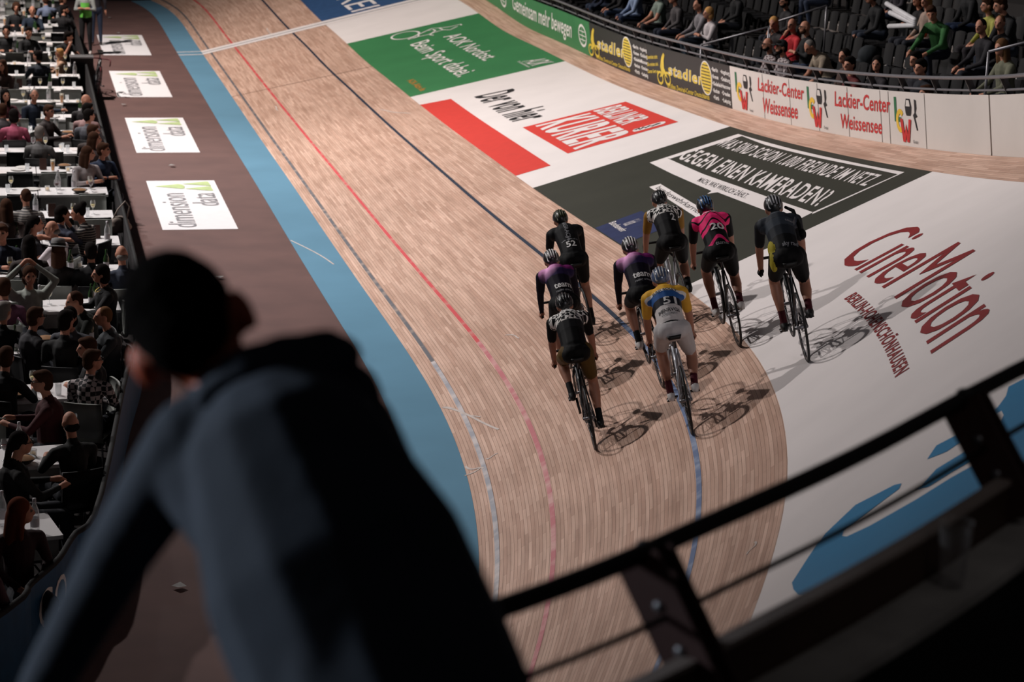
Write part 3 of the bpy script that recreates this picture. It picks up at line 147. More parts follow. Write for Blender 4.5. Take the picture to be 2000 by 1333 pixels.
def mesh_obj(name, v, f, mats, parent=None, mi=None, smooth=False):
    me = bpy.data.meshes.new(name)
    me.from_pydata([tuple(map(float, p)) for p in v], [], [tuple(map(int, q)) for q in f])
    for m in (mats if isinstance(mats, (list, tuple)) else [mats]): me.materials.append(m)
    if mi is not None: me.polygons.foreach_set('material_index', np.asarray(mi, np.int32))
    if smooth: me.polygons.foreach_set('use_smooth', np.ones(len(me.polygons), bool))
    me.update()
    return link(bpy.data.objects.new(name, me), parent)
def struct(o): o['kind'] = 'structure'; return o
def dup(o, parent=None):
    c = o.copy(); link(c, parent)
    for ch in list(o.children): dup(ch, c)
    return c
def basis(d):
    d = np.asarray(d, float); d = d/np.linalg.norm(d)
    a = np.array([0, 0, 1.]) if abs(d[2]) < .9 else np.array([1., 0, 0])
    u = np.cross(d, a); u /= np.linalg.norm(u); return u, np.cross(d, u), d
class M:
    def __init__(s): s.v = []; s.f = []; s.mi = []
    def add(s, v, f, mi=0):
        o = len(s.v); s.v += [tuple(p) for p in v]; s.f += [tuple(i+o for i in q) for q in f]; s.mi += [mi]*len(f); return s
    def box(s, c, d, mi=0, R=None):
        v = np.array([(x, y, z) for x in (-.5, .5) for y in (-.5, .5) for z in (-.5, .5)])*np.array(d)
        if R is not None: v = v@np.array(R).T
        return s.add(v+np.array(c), [(0, 1, 3, 2), (4, 6, 7, 5), (0, 4, 5, 1), (2, 3, 7, 6), (0, 2, 6, 4), (1, 5, 7, 3)], mi)
    def bar(s, a, b, w, h, mi=0, up=(0, 0, 1)):
        a = np.array(a, float); b = np.array(b, float); d = b-a; L = np.linalg.norm(d); d /= L
        x = np.cross(d, up); x /= np.linalg.norm(x); z = np.cross(x, d)
        return s.box((a+b)/2, (w, L, h), mi, np.stack([x, d, z], 1))
    def tube(s, pts, r, n=10, mi=0, closed=False, caps=True):
        P = np.array(pts, float); k = len(P); r = np.broadcast_to(np.array(r, float), (k,)); V = []; pu = None
        for i in range(k):
            if closed: d = P[(i+1) % k]-P[i-1]
            else: d = P[min(i+1, k-1)]-P[max(i-1, 0)]
            d = d/(np.linalg.norm(d)+1e-12)
            if pu is None: u, w, _ = basis(d)
            else:
                u = pu-d*(pu@d); u /= np.linalg.norm(u)+1e-12; w = np.cross(d, u)
            pu = u
            for j in range(n):
                a = 2*PI*j/n; V.append(P[i]+r[i]*(math.cos(a)*u+math.sin(a)*w))
        F = []
        for i in range(k if closed else k-1):
            for j in range(n):
                F.append((i*n+j, i*n+(j+1) % n, ((i+1) % k)*n+(j+1) % n, ((i+1) % k)*n+j))
        if caps and not closed: F += [tuple(range(n-1, -1, -1)), tuple((k-1)*n+j for j in range(n))]
        return s.add(V, F, mi)
    def ell(s, c, r, mi=0, n=12, R=None, m=None):
        m = m or max(6, n//2+2); V = [(0, 0, 1)]
        for i in range(1, m):
            for j in range(n):
                a = PI*i/m; b = 2*PI*j/n; V.append((math.sin(a)*math.cos(b), math.sin(a)*math.sin(b), math.cos(a)))
        V.append((0, 0, -1)); V = np.array(V)*np.array(r)
        if R is not None: V = V@np.array(R).T
        F = [(0, 1+j, 1+(j+1) % n) for j in range(n)]
        for i in range(m-2):
            for j in range(n): F.append((1+i*n+j, 1+(i+1)*n+j, 1+(i+1)*n+(j+1) % n, 1+i*n+(j+1) % n))
        e = len(V)-1; F += [(e, 1+(m-2)*n+(j+1) % n, 1+(m-2)*n+j) for j in range(n)]
        return s.add(V+np.array(c), F, mi)
    def cap(s, a, b, ra, rb, mi=0, n=12):
        a = np.array(a, float); b = np.array(b, float); d = b-a; L = np.linalg.norm(d)
        if L < 1e-5: return s.ell(a, (ra,)*3, mi, n)
        d /= L; pts = []; rr = []
        for t in (0, 30, 60): q = math.radians(90-t); pts.append(a-d*ra*math.sin(q)*.999); rr.append(max(ra*math.cos(q), ra*.02))
        pts.append(a); rr.append(ra); pts.append(b); rr.append(rb)
        for t in (60, 30, 0): q = math.radians(90-t); pts.append(b+d*rb*math.sin(q)*.999); rr.append(max(rb*math.cos(q), rb*.02))
        return s.tube(pts, rr, n, mi)
    def lathe(s, prof, c=(0, 0, 0), n=14, mi=0):
        V = []; F = []; k = len(prof)
        for r, z in prof:
            for j in range(n): a = 2*PI*j/n; V.append((c[0]+r*math.cos(a), c[1]+r*math.sin(a), c[2]+z))
        for i in range(k-1):
            for j in range(n): F.append((i*n+j, i*n+(j+1) % n, (i+1)*n+(j+1) % n, (i+1)*n+j))
        return s.add(V, F, mi)
    def torus(s, c, R, r, axis='x', n=40, m=8, mi=0):
        pts = []
        for i in range(n):
            a = 2*PI*i/n; p = (0, R*math.cos(a), R*math.sin(a)) if axis == 'x' else (R*math.cos(a), R*math.sin(a), 0)
            pts.append(np.array(c)+np.array(p))
        return s.tube(pts, r, m, mi, closed=True)
    def build(s, name, mats, parent=None, smooth=True):
        return mesh_obj(name, s.v, s.f, mats, parent, s.mi, smooth)

# ---- bodies: union of tapered limbs remeshed into one continuous surface
def grow(prims, voxel, smooth=3):
    g = M()
    for p in prims:
        if p[0] == 'c': g.cap(p[1], p[2], p[3], p[4])
        else: g.ell(p[1], p[2], R=p[4] if len(p) > 4 else None)
    me = bpy.data.meshes.new('tmp'); me.from_pydata(g.v, [], g.f); o = bpy.data.objects.new('tmp', me); col.objects.link(o)
    r = o.modifiers.new('r', 'REMESH'); r.mode = 'VOXEL'; r.voxel_size = voxel; r.adaptivity = 0
    if smooth: k = o.modifiers.new('s', 'SMOOTH'); k.factor = .5; k.iterations = smooth
    dg = bpy.context.evaluated_depsgraph_get(); dg.update()
    out = bpy.data.meshes.new_from_object(o.evaluated_get(dg))
    bpy.data.objects.remove(o); bpy.data.meshes.remove(me)
    n = len(out.polygons); c = np.empty(n*3); out.polygons.foreach_get('center', c); c = c.reshape(-1, 3)
    best = np.full(n, 1e9); z = np.zeros(n, np.int32)
    for p in prims:
        if p[0] == 'c':
            a = np.array(p[1], float); b = np.array(p[2], float); ab = b-a; t = np.clip(((c-a)@ab)/(ab@ab+1e-12), 0, 1)
            dd = np.linalg.norm(c-a-t[:, None]*ab, axis=1)-(p[3]+(p[4]-p[3])*t); zn = p[5]
        else:
            q = c-np.array(p[1])
            if len(p) > 4: q = q@np.array(p[4])
            rr = np.array(p[2], float); k0 = np.linalg.norm(q/rr, axis=1); k1 = np.linalg.norm(q/rr**2, axis=1)+1e-9
            dd = k0*(k0-1)/k1; zn = p[3]
        w = dd < best; best[w] = dd[w]; z[w] = zn
    out.polygons.foreach_set('material_index', z); out.polygons.foreach_set('use_smooth', np.ones(n, bool))
    return out
def body_obj(name, prims, voxel, mats, parent=None, smooth=3):
    me = grow(prims, voxel, smooth); me.name = name
    for m in mats: me.materials.append(m)
    return link(bpy.data.objects.new(name, me), parent)
def rotz(a): return np.array([[math.cos(a), -math.sin(a), 0], [math.sin(a), math.cos(a), 0], [0, 0, 1]])
def rotx(a): return np.array([[1, 0, 0], [0, math.cos(a), -math.sin(a)], [0, math.sin(a), math.cos(a)]])
def roty(a): return np.array([[math.cos(a), 0, math.sin(a)], [0, 1, 0], [-math.sin(a), 0, math.cos(a)]])
def ik(a, b, l1, l2, pole):
    a = np.array(a, float); b = np.array(b, float); d = b-a; L = min(np.linalg.norm(d), (l1+l2)*.999); u = d/np.linalg.norm(d)
    x = (l1*l1-l2*l2+L*L)/(2*L); h = math.sqrt(max(l1*l1-x*x, 0)); p = np.array(pole, float); p = p-u*(p@u); p /= np.linalg.norm(p)
    return a+u*x+p*h
# ---- lettering: glyph outlines turned into flat faces, unit cap height
_t = {}
def glyphs(s, bold=0., space=1.):
    k = (s, bold, space)
    if k in _t: return _t[k]
    def conv(t):
        c = bpy.data.curves.new('t', 'FONT'); c.body = t; c.offset = bold; c.resolution_u = 3; c.space_character = space
        o = bpy.data.objects.new('t', c); col.objects.link(o); dg = bpy.context.evaluated_depsgraph_get(); dg.update()
        me = bpy.data.meshes.new_from_object(o.evaluated_get(dg)); bpy.data.objects.remove(o); bpy.data.curves.remove(c)
        v = np.array([tuple(q.co) for q in me.vertices]); f = [tuple(p.vertices) for p in me.polygons]; bpy.data.meshes.remove(me); return v, f
    v, f = conv(s); h, _ = conv('H')
    y0, y1 = h[:, 1].min(), h[:, 1].max(); x0, x1 = v[:, 0].min(), v[:, 0].max()
    v = np.stack([(v[:, 0]-x0)/(x1-x0), (v[:, 1]-y0)/(y1-y0)], 1)
    _t[k] = (v, f, (x1-x0)/(y1-y0)); return _t[k]
def refine(v2, f, mx):
    bm = bmesh.new(); vs = [bm.verts.new((p[0], p[1], 0)) for p in v2]
    for q in f:
        try: bm.faces.new([vs[i] for i in q])
        except ValueError: pass
    bmesh.ops.triangulate(bm, faces=bm.faces[:])
    for _ in range(7):
        e = [x for x in bm.edges if x.calc_length() > mx]
        if not e: break
        bmesh.ops.subdivide_edges(bm, edges=e, cuts=1); bmesh.ops.triangulate(bm, faces=[x for x in bm.faces if len(x.verts) > 3])
    bm.verts.index_update(); v = np.array([tuple(p.co) for p in bm.verts])[:, :2]; ff = [tuple(p.index for p in q.verts) for q in bm.faces]; bm.free()
    return v, ff
def on_surface(name, v2, f, surf, m, parent=None, mx=.4, off=.004):
    """lay flat outlines given in surface coordinates onto a curved surface"""
    v, ff = refine(v2, f, mx)
    P = np.array([surf(a, b, off) for a, b in v])
    if len(ff):
        q = P[list(ff[0])]; nn = np.cross(q[1]-q[0], q[2]-q[0]); up = np.array(surf(v[ff[0][0]][0], v[ff[0][0]][1], off+.5))-q[0]
        if nn@up < 0: ff = [x[::-1] for x in ff]
    return mesh_obj(name, P, ff, m, parent)
def poly_on(name, pts, surf, m, parent=None, off=.004, mx=.4):
    tri = geometry.tessellate_polygon([[Vector((p[0], p[1], 0)) for p in pts]])
    return on_surface(name, np.array(pts), [tuple(t) for t in tri], surf, m, parent, mx, off)
def text_on(name, s, q, surf, m, parent=None, bold=0., off=.006, space=1., mx=.3):
    v, f, _ = glyphs(s, bold, space); a, b, c = [np.array(x, float) for x in q]
    return on_surface(name, a+v[:, :1]*(b-a)+v[:, 1:]*(c-a), f, surf, m, parent, mx, off)
def ellipse(c, a, b, n=28): return [(c[0]+a*math.cos(2*PI*i/n), c[1]+b*math.sin(2*PI*i/n)) for i in range(n)]
def stroke(pts, w):
    P = np.array(pts, float); d = np.gradient(P, axis=0); nn = np.stack([-d[:, 1], d[:, 0]], 1); nn /= np.linalg.norm(nn, axis=1)[:, None]+1e-9
    k = len(P); return np.concatenate([P+nn*w/2, P-nn*w/2]), [(i, i+1, k+i+1, k+i) for i in range(k-1)]
# ---------------------------------------------------------------- the track, as surveyed: inner datum, heading and banking along s (metres)
def bspl(x, x0, h, c):
    xp = x0+h*np.arange(len(c)); u = np.abs((x[:, None]-xp)/h)
    B = np.where(u < 1, 2/3-u**2+u**3/2, np.where(u < 2, (2-u)**3/6, 0)); return (B/B.sum(1, keepdims=True))@np.array(c)
DS = .2; S = np.arange(-40, 58.01, DS)
kap = bspl(S, -42, 3, D['k']); th = np.concatenate([[0], np.cumsum((kap[1:]+kap[:-1])*.5*DS)]); th -= th[300]
_x = np.concatenate([[0], np.cumsum(-(np.sin(th)[1:]+np.sin(th)[:-1])*.5*DS)]); _y = np.concatenate([[0], np.cumsum((np.cos(th)[1:]+np.cos(th)[:-1])*.5*DS)])
EX = _x-_x[300]+D['X0']; EY = _y-_y[300]+42.
BK = bspl(S, -44, 4, D['b']); W = D['W']; LEAN = D['lean']; HB = D['hb']; HR = D['hr']
WS = np.interp(S, D['ws'], D['wv'])
def at(s):
    x = np.interp(s, S, EX); y = np.interp(s, S, EY); a = np.interp(s, S, th); b = np.interp(s, S, BK)
    return np.array([x, y, 0.]), np.array([math.cos(a), math.sin(a), 0.]), b
Z = np.array([0, 0, 1.])
def TS(s, v, off=0.):
    e, n, b = at(s)
    if v < 0: b = .031
    return e+n*v*math.cos(b)+Z*v*math.sin(b)+(Z*math.cos(b)-n*math.sin(b))*off
def BS(s, h, off=0.):
    e, n, b = at(s); p = e+n*W*math.cos(b)+Z*W*math.sin(b); return p+(Z*math.cos(LEAN)-n*math.sin(LEAN))*h-n*off
def OUT(s, u, z):                                   # outside the barrier: u metres beyond it, z above the track edge
    e, n, b = at(s); return e+n*(W*math.cos(b)+u)+Z*(W*math.sin(b)+z)
def FS(x, y, off=0.): return np.array([x, y, off-.024])
def tangent(s): e, n, b = at(s); return np.array([-n[1], n[0], 0])
def strip(name, s0, s1, v0, v1, m, surf=TS, off=.003, ds=.5, nv=1, parent=None, uv=False):
    ss = np.linspace(s0, s1, max(2, int(abs(s1-s0)/ds)+1)); V = []; F = []; U = []
    for s in ss:
        hi = min(v1, np.interp(s, S, WS)) if surf is TS else v1
        for j in range(nv+1): v = v0+(hi-v0)*j/nv; V.append(surf(s, v, off)); U.append((s, v))
    for i in range(len(ss)-1):
        for j in range(nv): a = i*(nv+1)+j; F.append((a, a+nv+1, a+nv+2, a+1) if s1 < s0 else (a, a+1, a+nv+2, a+nv+1))
    o = mesh_obj(name, V, F, m, parent)
    if uv:
        l = o.data.uv_layers.new(name='track'); l.data.foreach_set('uv', np.array([U[v.vertex_index] for v in o.data.loops]).ravel())
    return o
def wood():
    m = bpy.data.materials.new('pine_slats'); m.use_nodes = True; nt = m.node_tree; N = nt.nodes; L = nt.links; b = N['Principled BSDF']
    uv = N.new('ShaderNodeUVMap'); uv.uv_map = 'track'
    br = N.new('ShaderNodeTexBrick'); br.offset = .37; br.inputs['Scale'].default_value = 1; br.inputs['Brick Width'].default_value = .85; br.inputs['Row Height'].default_value = .044
    br.inputs['Mortar Size'].default_value = .0025; br.inputs['Mortar Smooth'].default_value = .6; br.inputs['Bias'].default_value = 0
    br.inputs['Color1'].default_value = lin((190, 154, 136))+(1,); br.inputs['Color2'].default_value = lin((218, 184, 166))+(1,); br.inputs['Mortar'].default_value = lin((146, 115, 99))+(1,)
    L.new(uv.outputs[0], br.inputs['Vector'])
    mp = N.new('ShaderNodeMapping'); mp.inputs['Scale'].default_value = (.45, 9, 1); L.new(uv.outputs[0], mp.inputs['Vector'])
    no = N.new('ShaderNodeTexNoise'); no.inputs['Scale'].default_value = 1.6; no.inputs['Detail'].default_value = 6; no.inputs['Roughness'].default_value = .65; L.new(mp.outputs[0], no.inputs['Vector'])
    r = N.new('ShaderNodeValToRGB'); e = r.color_ramp.elements; e[0].position = .33; e[0].color = (.80, .78, .76, 1); e[1].position = .7; e[1].color = (1.12, 1.11, 1.1, 1); L.new(no.outputs['Fac'], r.inputs['Fac'])
    mx = N.new('ShaderNodeMix'); mx.data_type = 'RGBA'; mx.blend_type = 'MULTIPLY'; mx.inputs['Factor'].default_value = 1; L.new(br.outputs['Color'], mx.inputs['A']); L.new(r.outputs['Color'], mx.inputs['B'])
    n2 = N.new('ShaderNodeTexNoise'); n2.inputs['Scale'].default_value = .9; n2.inputs['Detail'].default_value = 3; L.new(uv.outputs[0], n2.inputs['Vector'])
    r2 = N.new('ShaderNodeValToRGB'); e = r2.color_ramp.elements; e[0].position = .3; e[0].color = (.86, .84, .82, 1); e[1].position = .6; e[1].color = (1, 1, 1, 1); L.new(n2.outputs['Fac'], r2.inputs['Fac'])
    m2 = N.new('ShaderNodeMix'); m2.data_type = 'RGBA'; m2.blend_type = 'MULTIPLY'; m2.inputs['Factor'].default_value = 1; L.new(mx.outputs['Result'], m2.inputs['A']); L.new(r2.outputs['Color'], m2.inputs['B'])
    L.new(m2.outputs['Result'], b.inputs['Base Color']); b.inputs['Roughness'].default_value = .5; b.inputs['Specular IOR Level'].default_value = .25
    bp = N.new('ShaderNodeBump'); bp.inputs['Strength'].default_value = .5; bp.inputs['Distance'].default_value = .012
    ad = N.new('ShaderNodeMath'); ad.operation = 'SUBTRACT'; L.new(no.outputs['Fac'], ad.inputs[0]); L.new(br.outputs['Fac'], ad.inputs[1]); L.new(ad.outputs[0], bp.inputs['Height']); L.new(bp.outputs['Normal'], b.inputs['Normal'])
    return m
def worn(name, c, w, hole):                         # line paint worn back to the wood
    m = bpy.data.materials.new(name); m.use_nodes = True; nt = m.node_tree; N = nt.nodes; L = nt.links; b = N['Principled BSDF']
    tc = N.new('ShaderNodeTexCoord'); no = N.new('ShaderNodeTexNoise'); no.inputs['Scale'].default_value = 3.; no.inputs['Detail'].default_value = 6; L.new(tc.outputs['Object'], no.inputs['Vector'])
    r = N.new('ShaderNodeValToRGB'); r.color_ramp.elements[0].position = hole; r.color_ramp.elements[1].position = hole+.22
    r.color_ramp.elements[0].color = lin(c)+(1,); r.color_ramp.elements[1].color = lin(w)+(1,); L.new(no.outputs['Fac'], r.inputs['Fac']); L.new(r.outputs['Color'], b.inputs['Base Color']); b.inputs['Roughness'].default_value = .6
    return m
WHITE = mat('ad_white', (226, 218, 216), .55, var=.03, scale=1.2)
track = struct(strip('track_floor', -22, 58, 0, W, wood(), off=0, ds=.25, nv=10, uv=True))
struct(strip('floor_blue_band', -22, 58, -D['wb'], 0, mat('band_blue', (104, 147, 172), .42, var=.06, scale=.7), off=.002, ds=.3))
fe = [np.array(p) for p in D['fence']]
def fence_x(y): return float(np.interp(y, [p[1] for p in fe], [p[0] for p in fe]))
def apron():
    V = []; F = []; ss = np.arange(-16, 58.1, .5)
    for s in ss:
        p = TS(s, -D['wb'], 0); V += [(p[0], p[1], -.024)]
    # inner edge follows the fence
    for s in ss:
        p = TS(s, -D['wb'], 0); t = max(0, min(1, (p[1]-fe[0][1])/(fe[-1][1]-fe[0][1]))); j = t*(len(fe)-1)
        y = max(p[1], fe[0][1]) if p[1] < 66 else p[1]
        if s < 8:
            q = (s+16)/24; y = fe[0][1]+(29.5-fe[0][1])*q
        V += [(min(fence_x(y), p[0]-.05), y, -.024)]
    n = len(ss); F = [(i, i+1, n+i+1, n+i) for i in range(n-1)]
    return mesh_obj('floor_apron', V, [f[::-1] for f in F], mat('apron_brown', (104, 78, 74), .75, var=.06, scale=1.1, c2=(98, 74, 71)))
struct(apron())
struct(mesh_obj('floor', [(-30, -12, -.04), (30, -12, -.04), (30, 95, -.04), (-30, 95, -.04)], [(0, 1, 2, 3)], mat('infield_carpet', (40, 34, 34), .9, var=.2, scale=2)))
GREY = worn('line_black', (88, 88, 94), (158, 140, 130), .5)
k = 0
def line(name, s0, s1, v, w, m):
    global k; k += 1; o = strip('trim_%d' % k, s0, s1, v-w/2, v+w/2, m, off=.003, ds=.3); return struct(o)
line('measuring', 8, 58, D['vb'], .055, GREY)
line('measuring', -22, 8, D['vb'], .06, worn('line_pale', (150, 150, 158), (196, 186, 184), .42))
line('sprint', 8, 58, .925, .055, worn('line_red', (196, 64, 70), (190, 130, 118), .5))
line('sprint', -22, 8, .925, .06, worn('line_pink', (188, 106, 112), (206, 158, 152), .45))
line('stayer', 6, 58, D['vst'], .06, mat('line_navy', (34, 44, 62), .6))
line('stayer', -22, 6, D['vst'], .06, worn('line_blue', (84, 104, 142), (148, 158, 180), .5))
V0, V1 = D['vwh'], 7.34
# finish line: two white bars with a dark thread, over the blue band as two thin stripes
struct(strip('trim_20', 42.85, 43.2, 0, W, WHITE, off=.007)); struct(strip('trim_21', 43.3, 43.65, 0, W, WHITE, off=.007)); struct(strip('trim_22', 43.2, 43.3, 0, W, mat('thread', (120, 118, 122), .6), off=.007))
for i, s in enumerate((42.85, 43.5)): struct(strip('trim_%d' % (23+i), s, s+.12, -D['wb'], 0, WHITE, off=.006))
struct(strip('trim_25', 34.45, 34.5, 0, V0, mat('seam', (120, 92, 76), .7), off=.003))
struct(strip('trim_26', 38.77, 42.85, V0, V1, WHITE, off=.003, nv=6))
CH = mat('chalk', (196, 184, 178), .8)
for i, (a, b_, c, d_) in enumerate(D['chalk']):     # scuffs and chalk strokes on the boards
    v, f = stroke([(a+(b_-a)*t+.02*math.sin(9*t), c+(d_-c)*t+.03*math.sin(5*t+i)) for t in np.linspace(0, 1, 9)], [.03, .02, .025, .03, .03][i % 5])
    struct(on_surface('trim_%d' % (30+i), v, f, TS, CH, off=.004))

# ---------------------------------------------------------------- adverts painted on the banking
BLACK = mat('ink_black', (34, 32, 34), .6); RED = mat('ad_red', (208, 64, 56), .55, var=.04); GREEN = mat('ad_green', (58, 122, 76), .55, var=.06, scale=1)
OLIVE = mat('ad_olive', (50, 50, 42), .6, var=.08, scale=1); BLUE = mat('ad_blue', (48, 78, 118), .55); CINE = mat('ad_maroon', (132, 34, 36), .55)
def ad(label, s0, s1, m, v0=None, v1=None):
    o = strip('track_advert', s0, s1, V0 if v0 is None else v0, V1 if v1 is None else v1, m, off=.004, nv=6); return tag(o, label, 'advert')
def T(o, txt, key, m, **kw): return text_on('lettering', txt, D[key], TS, m, o, off=.009, **kw)
def Ppoly(o, name, key, m, off=.007): return poly_on(name, D[key], TS, m, o, off=off)
o = ad('blue advert with white capitals above the finish line', 43.65, 52, BLUE); T(o, 'FREI', 't_frei', WHITE, bold=.0)
o = ad('green advert with white slogan and racing cyclist drawing on the banking', 28.77, 38.77, GREEN)
T(o, 'AOK Nordost.', 't_aok1', WHITE, bold=.006); T(o, 'Beim Sport dabei.', 't_aok2', WHITE, bold=.006); T(o, 'AOK', 't_aok3', WHITE, bold=.004); T(o, 'Die Gesundheitskasse.', 't_aok4', WHITE)
T(o, 'AOK-Aktiv.de', 't_aok5', mat('ad_orange', (206, 138, 62), .6))
for key, w in (('g_wheel', .06), ('g_body', .05), ('g_arm', .05), ('g_leg', .05), ('g_head', .05), ('g_rear', .05)):
    v, f = stroke(D[key], w); on_surface('cyclist_drawing', v, f, TS, WHITE, o, off=.009)
o = ad('white newspaper advert with red bar, red logo block and black slogan', 16.0, 28.77, WHITE)
Ppoly(o, 'red_bar', 'p_redbar', RED); Ppoly(o, 'logo_block', 'p_kurier', RED); T(o, 'Der von hier', 't_hier', BLACK, bold=.022, space=1.1)
text_on('lettering', 'BERLINER', D['t_berliner'], TS, WHITE, o, bold=.03, off=.011, space=1.1); text_on('lettering', 'KURIER', D['t_kurier'], TS, WHITE, o, bold=.035, off=.011, space=1.1)
Ppoly(o, 'oval_badge', 'p_oval', WHITE, .011); v, f = stroke(D['p_script'], .09); on_surface('script', v, f, TS, BLACK, o, off=.014)
o = ad('dark olive recruiting advert with large white capitals in a white frame', 6.28, 16.0, OLIVE)
for key in ('p_bw_top', 'p_bw_low', 'p_bw_l', 'p_bw_r', 'p_bw_arrow', 'p_bw_strip'): Ppoly(o, 'white_frame', key, WHITE)
T(o, 'WAS SIND SCHON 1.000 FREUNDE IM NETZ', 't_bw1', WHITE, bold=.014, space=1.12); T(o, 'GEGEN EINEN KAMERADEN?', 't_bw2', WHITE, bold=.016, space=1.12)
T(o, 'MACH, WAS WIRKLICH ZÄHLT.', 't_bw3', BLACK, bold=.008, space=1.08); T(o, 'bundeswehrkarriere.de', 't_bw4', BLACK)
Ppoly(o, 'blue_block', 'p_bw_blue', mat('bw_blue', (40, 48, 84), .6), .008); text_on('lettering', 'Bundeswehr', D['t_bw5'], TS, WHITE, o, bold=.01, off=.012); text_on('lettering', 'Wir. Dienen. Deutschland.', D['t_bw6'], TS, WHITE, o, off=.012)
o = ad('white cinema advert with dark red stretched lettering beside the right-hand rider', -4.6, 6.28, WHITE)
T(o, 'CineMotion', 't_cine', CINE, bold=.0, space=.92); T(o, 'BERLIN-HOHENSCHÖNHAUSEN', 't_berlin', CINE, bold=.02, space=1.12)
o = ad('white advert with huge light blue brush letters behind the near railing', -20, -4.6, WHITE, v1=8)
SKY = mat('ad_sky', (36, 128, 176), .5, var=.05, scale=.8)
Ppoly(o, 'brush_letter', 'p_sky', SKY); Ppoly(o, 'letter_hole', 'p_sky_hole', WHITE, .010)

# ---------------------------------------------------------------- floor stickers on the apron
PALE = mat('ad_leaf', (182, 200, 142), .6); INK = mat('ink_grey', (140, 138, 142), .6); SIGN = mat('sign_white', (236, 232, 234), .5, var=.02)
for i in range(4):
    y1 = D['sy0']-i*D['sP']; y0 = y1-D['sL']; x0 = D['sx0']; w_ = D['sW']; L_ = D['sL']
    o = mesh_obj('floor_sticker', [(x0, y0, -.019), (x0+w_, y0, -.019), (x0+w_, y1, -.019), (x0, y1, -.019)], [(0, 1, 2, 3)], SIGN)
    tag(o, ['white floor sticker with grey lettering, the farthest of four, level with the finish line', 'white floor sticker with grey lettering beside the leaning bicycle', 'white floor sticker with grey lettering, second from the near end of the row', 'white floor sticker with grey lettering, nearest and largest, above the dark-haired onlooker'][i], 'sticker', 'floor stickers along the apron')
    U = lambda p: (x0+w_*p[0], y0+L_*p[1])
    for t_, a, b_, c in (('dimension', (.47, .04), (.47, .715), (.10, .04)), ('data', (.905, .455), (.905, .715), (.54, .455))):
        text_on('lettering', t_, (U(a), U(b_), U(c)), FS, INK, o, bold=-.004, off=.012)
    for pl in ([(.09, .87), (.447, .918), (.50, .905), (.53, .87), (.515, .83), (.485, .812)], [(.505, .92), (.87, .97), (.90, .965), (.915, .872)], [(.51, .813), (.905, .865), (.915, .772), (.89, .765)]):
        poly_on('leaf_mark', [U(p) for p in pl], FS, PALE, o, off=.012)
# ---------------------------------------------------------------- far barrier: advert boards, hand rail
DARK = mat('board_black', (46, 44, 44), .5, var=.05); YEL = mat('ad_yellow', (214, 188, 70), .55); BW = mat('board_white', (208, 200, 194), .5, var=.05, scale=.8)
LRED = mat('lack_red', (190, 48, 48), .55); LGR = mat('lack_green', (40, 104, 68), .55); LYE = mat('lack_yellow', (222, 180, 60), .55); FROST = mat('ad_frost', (222, 220, 216), .6)
def board(label, s0, s1, m):
    ss = np.linspace(s0, s1, max(2, int((s1-s0)/.4))); V = []; F = []
    for s in ss: V += [BS(s, -.02, 0), BS(s, HB, 0), BS(s, HB, -.03), BS(s, -.02, -.03)]
    for i in range(len(ss)-1):
        a = 4*i; F += [(a, a+1, a+5, a+4), (a+1, a+2, a+6, a+5), (a+2, a+3, a+7, a+6)]
    F += [(0, 3, 2, 1), (4*len(ss)-4, 4*len(ss)-3, 4*len(ss)-2, 4*len(ss)-1)]
    return tag(mesh_obj('barrier_board', V, F, m), label, 'advert board')
def BT(o, txt, q, m, name='lettering', off=.006, **kw): return text_on(name, txt, q, BS, m, o, off=off, **kw)
def BP(o, name, pts, m, off=.006): return poly_on(name, pts, BS, m, o, off=off)
SB = D['seams']                                    # green | stadler 1 | stadler 2 | lackier | white | white
o = board('green barrier board with white slogan at the far end of the straight', SB[0], 50, GREEN)
BT(o, 'Gemeinsam mehr bewegen', D['b_gem'], FROST, bold=.012)
for s in D['b_globes']:
    v, f = stroke(ellipse((s, .42), .36, .24, 30)+[ellipse((s, .42), .36, .24, 30)[0]], .06); on_surface('globe_emblem', v, f, BS, FROST, o, off=.006)
    for q in ([(s-.3, .42), (s+.3, .42)], [(s, .2), (s, .64)], [(s-.25, .32), (s+.25, .32)], [(s-.25, .52), (s+.25, .52)]):
        v, f = stroke(q, .022); on_surface('globe_emblem', v, f, BS, FROST, o, off=.006)
def cyc(o, s, k):                                   # little yellow mountain biker
    for c in ((s+.26, .17), (s-.3, .2)):
        v, f = stroke(ellipse(c, .2, .12, 20)+[ellipse(c, .2, .12, 20)[0]], .05); on_surface('cyclist_mark', v, f, BS, YEL, o, off=.006)
    BP(o, 'cyclist_mark', [(s+.3, .18), (s+.15, .3), (s+.2, .42), (s+.05, .62), (s-.12, .72), (s-.2, .68), (s-.1, .56), (s-.08, .4), (s-.22, .3), (s-.3, .2), (s-.05, .28), (s+.05, .22)], YEL)
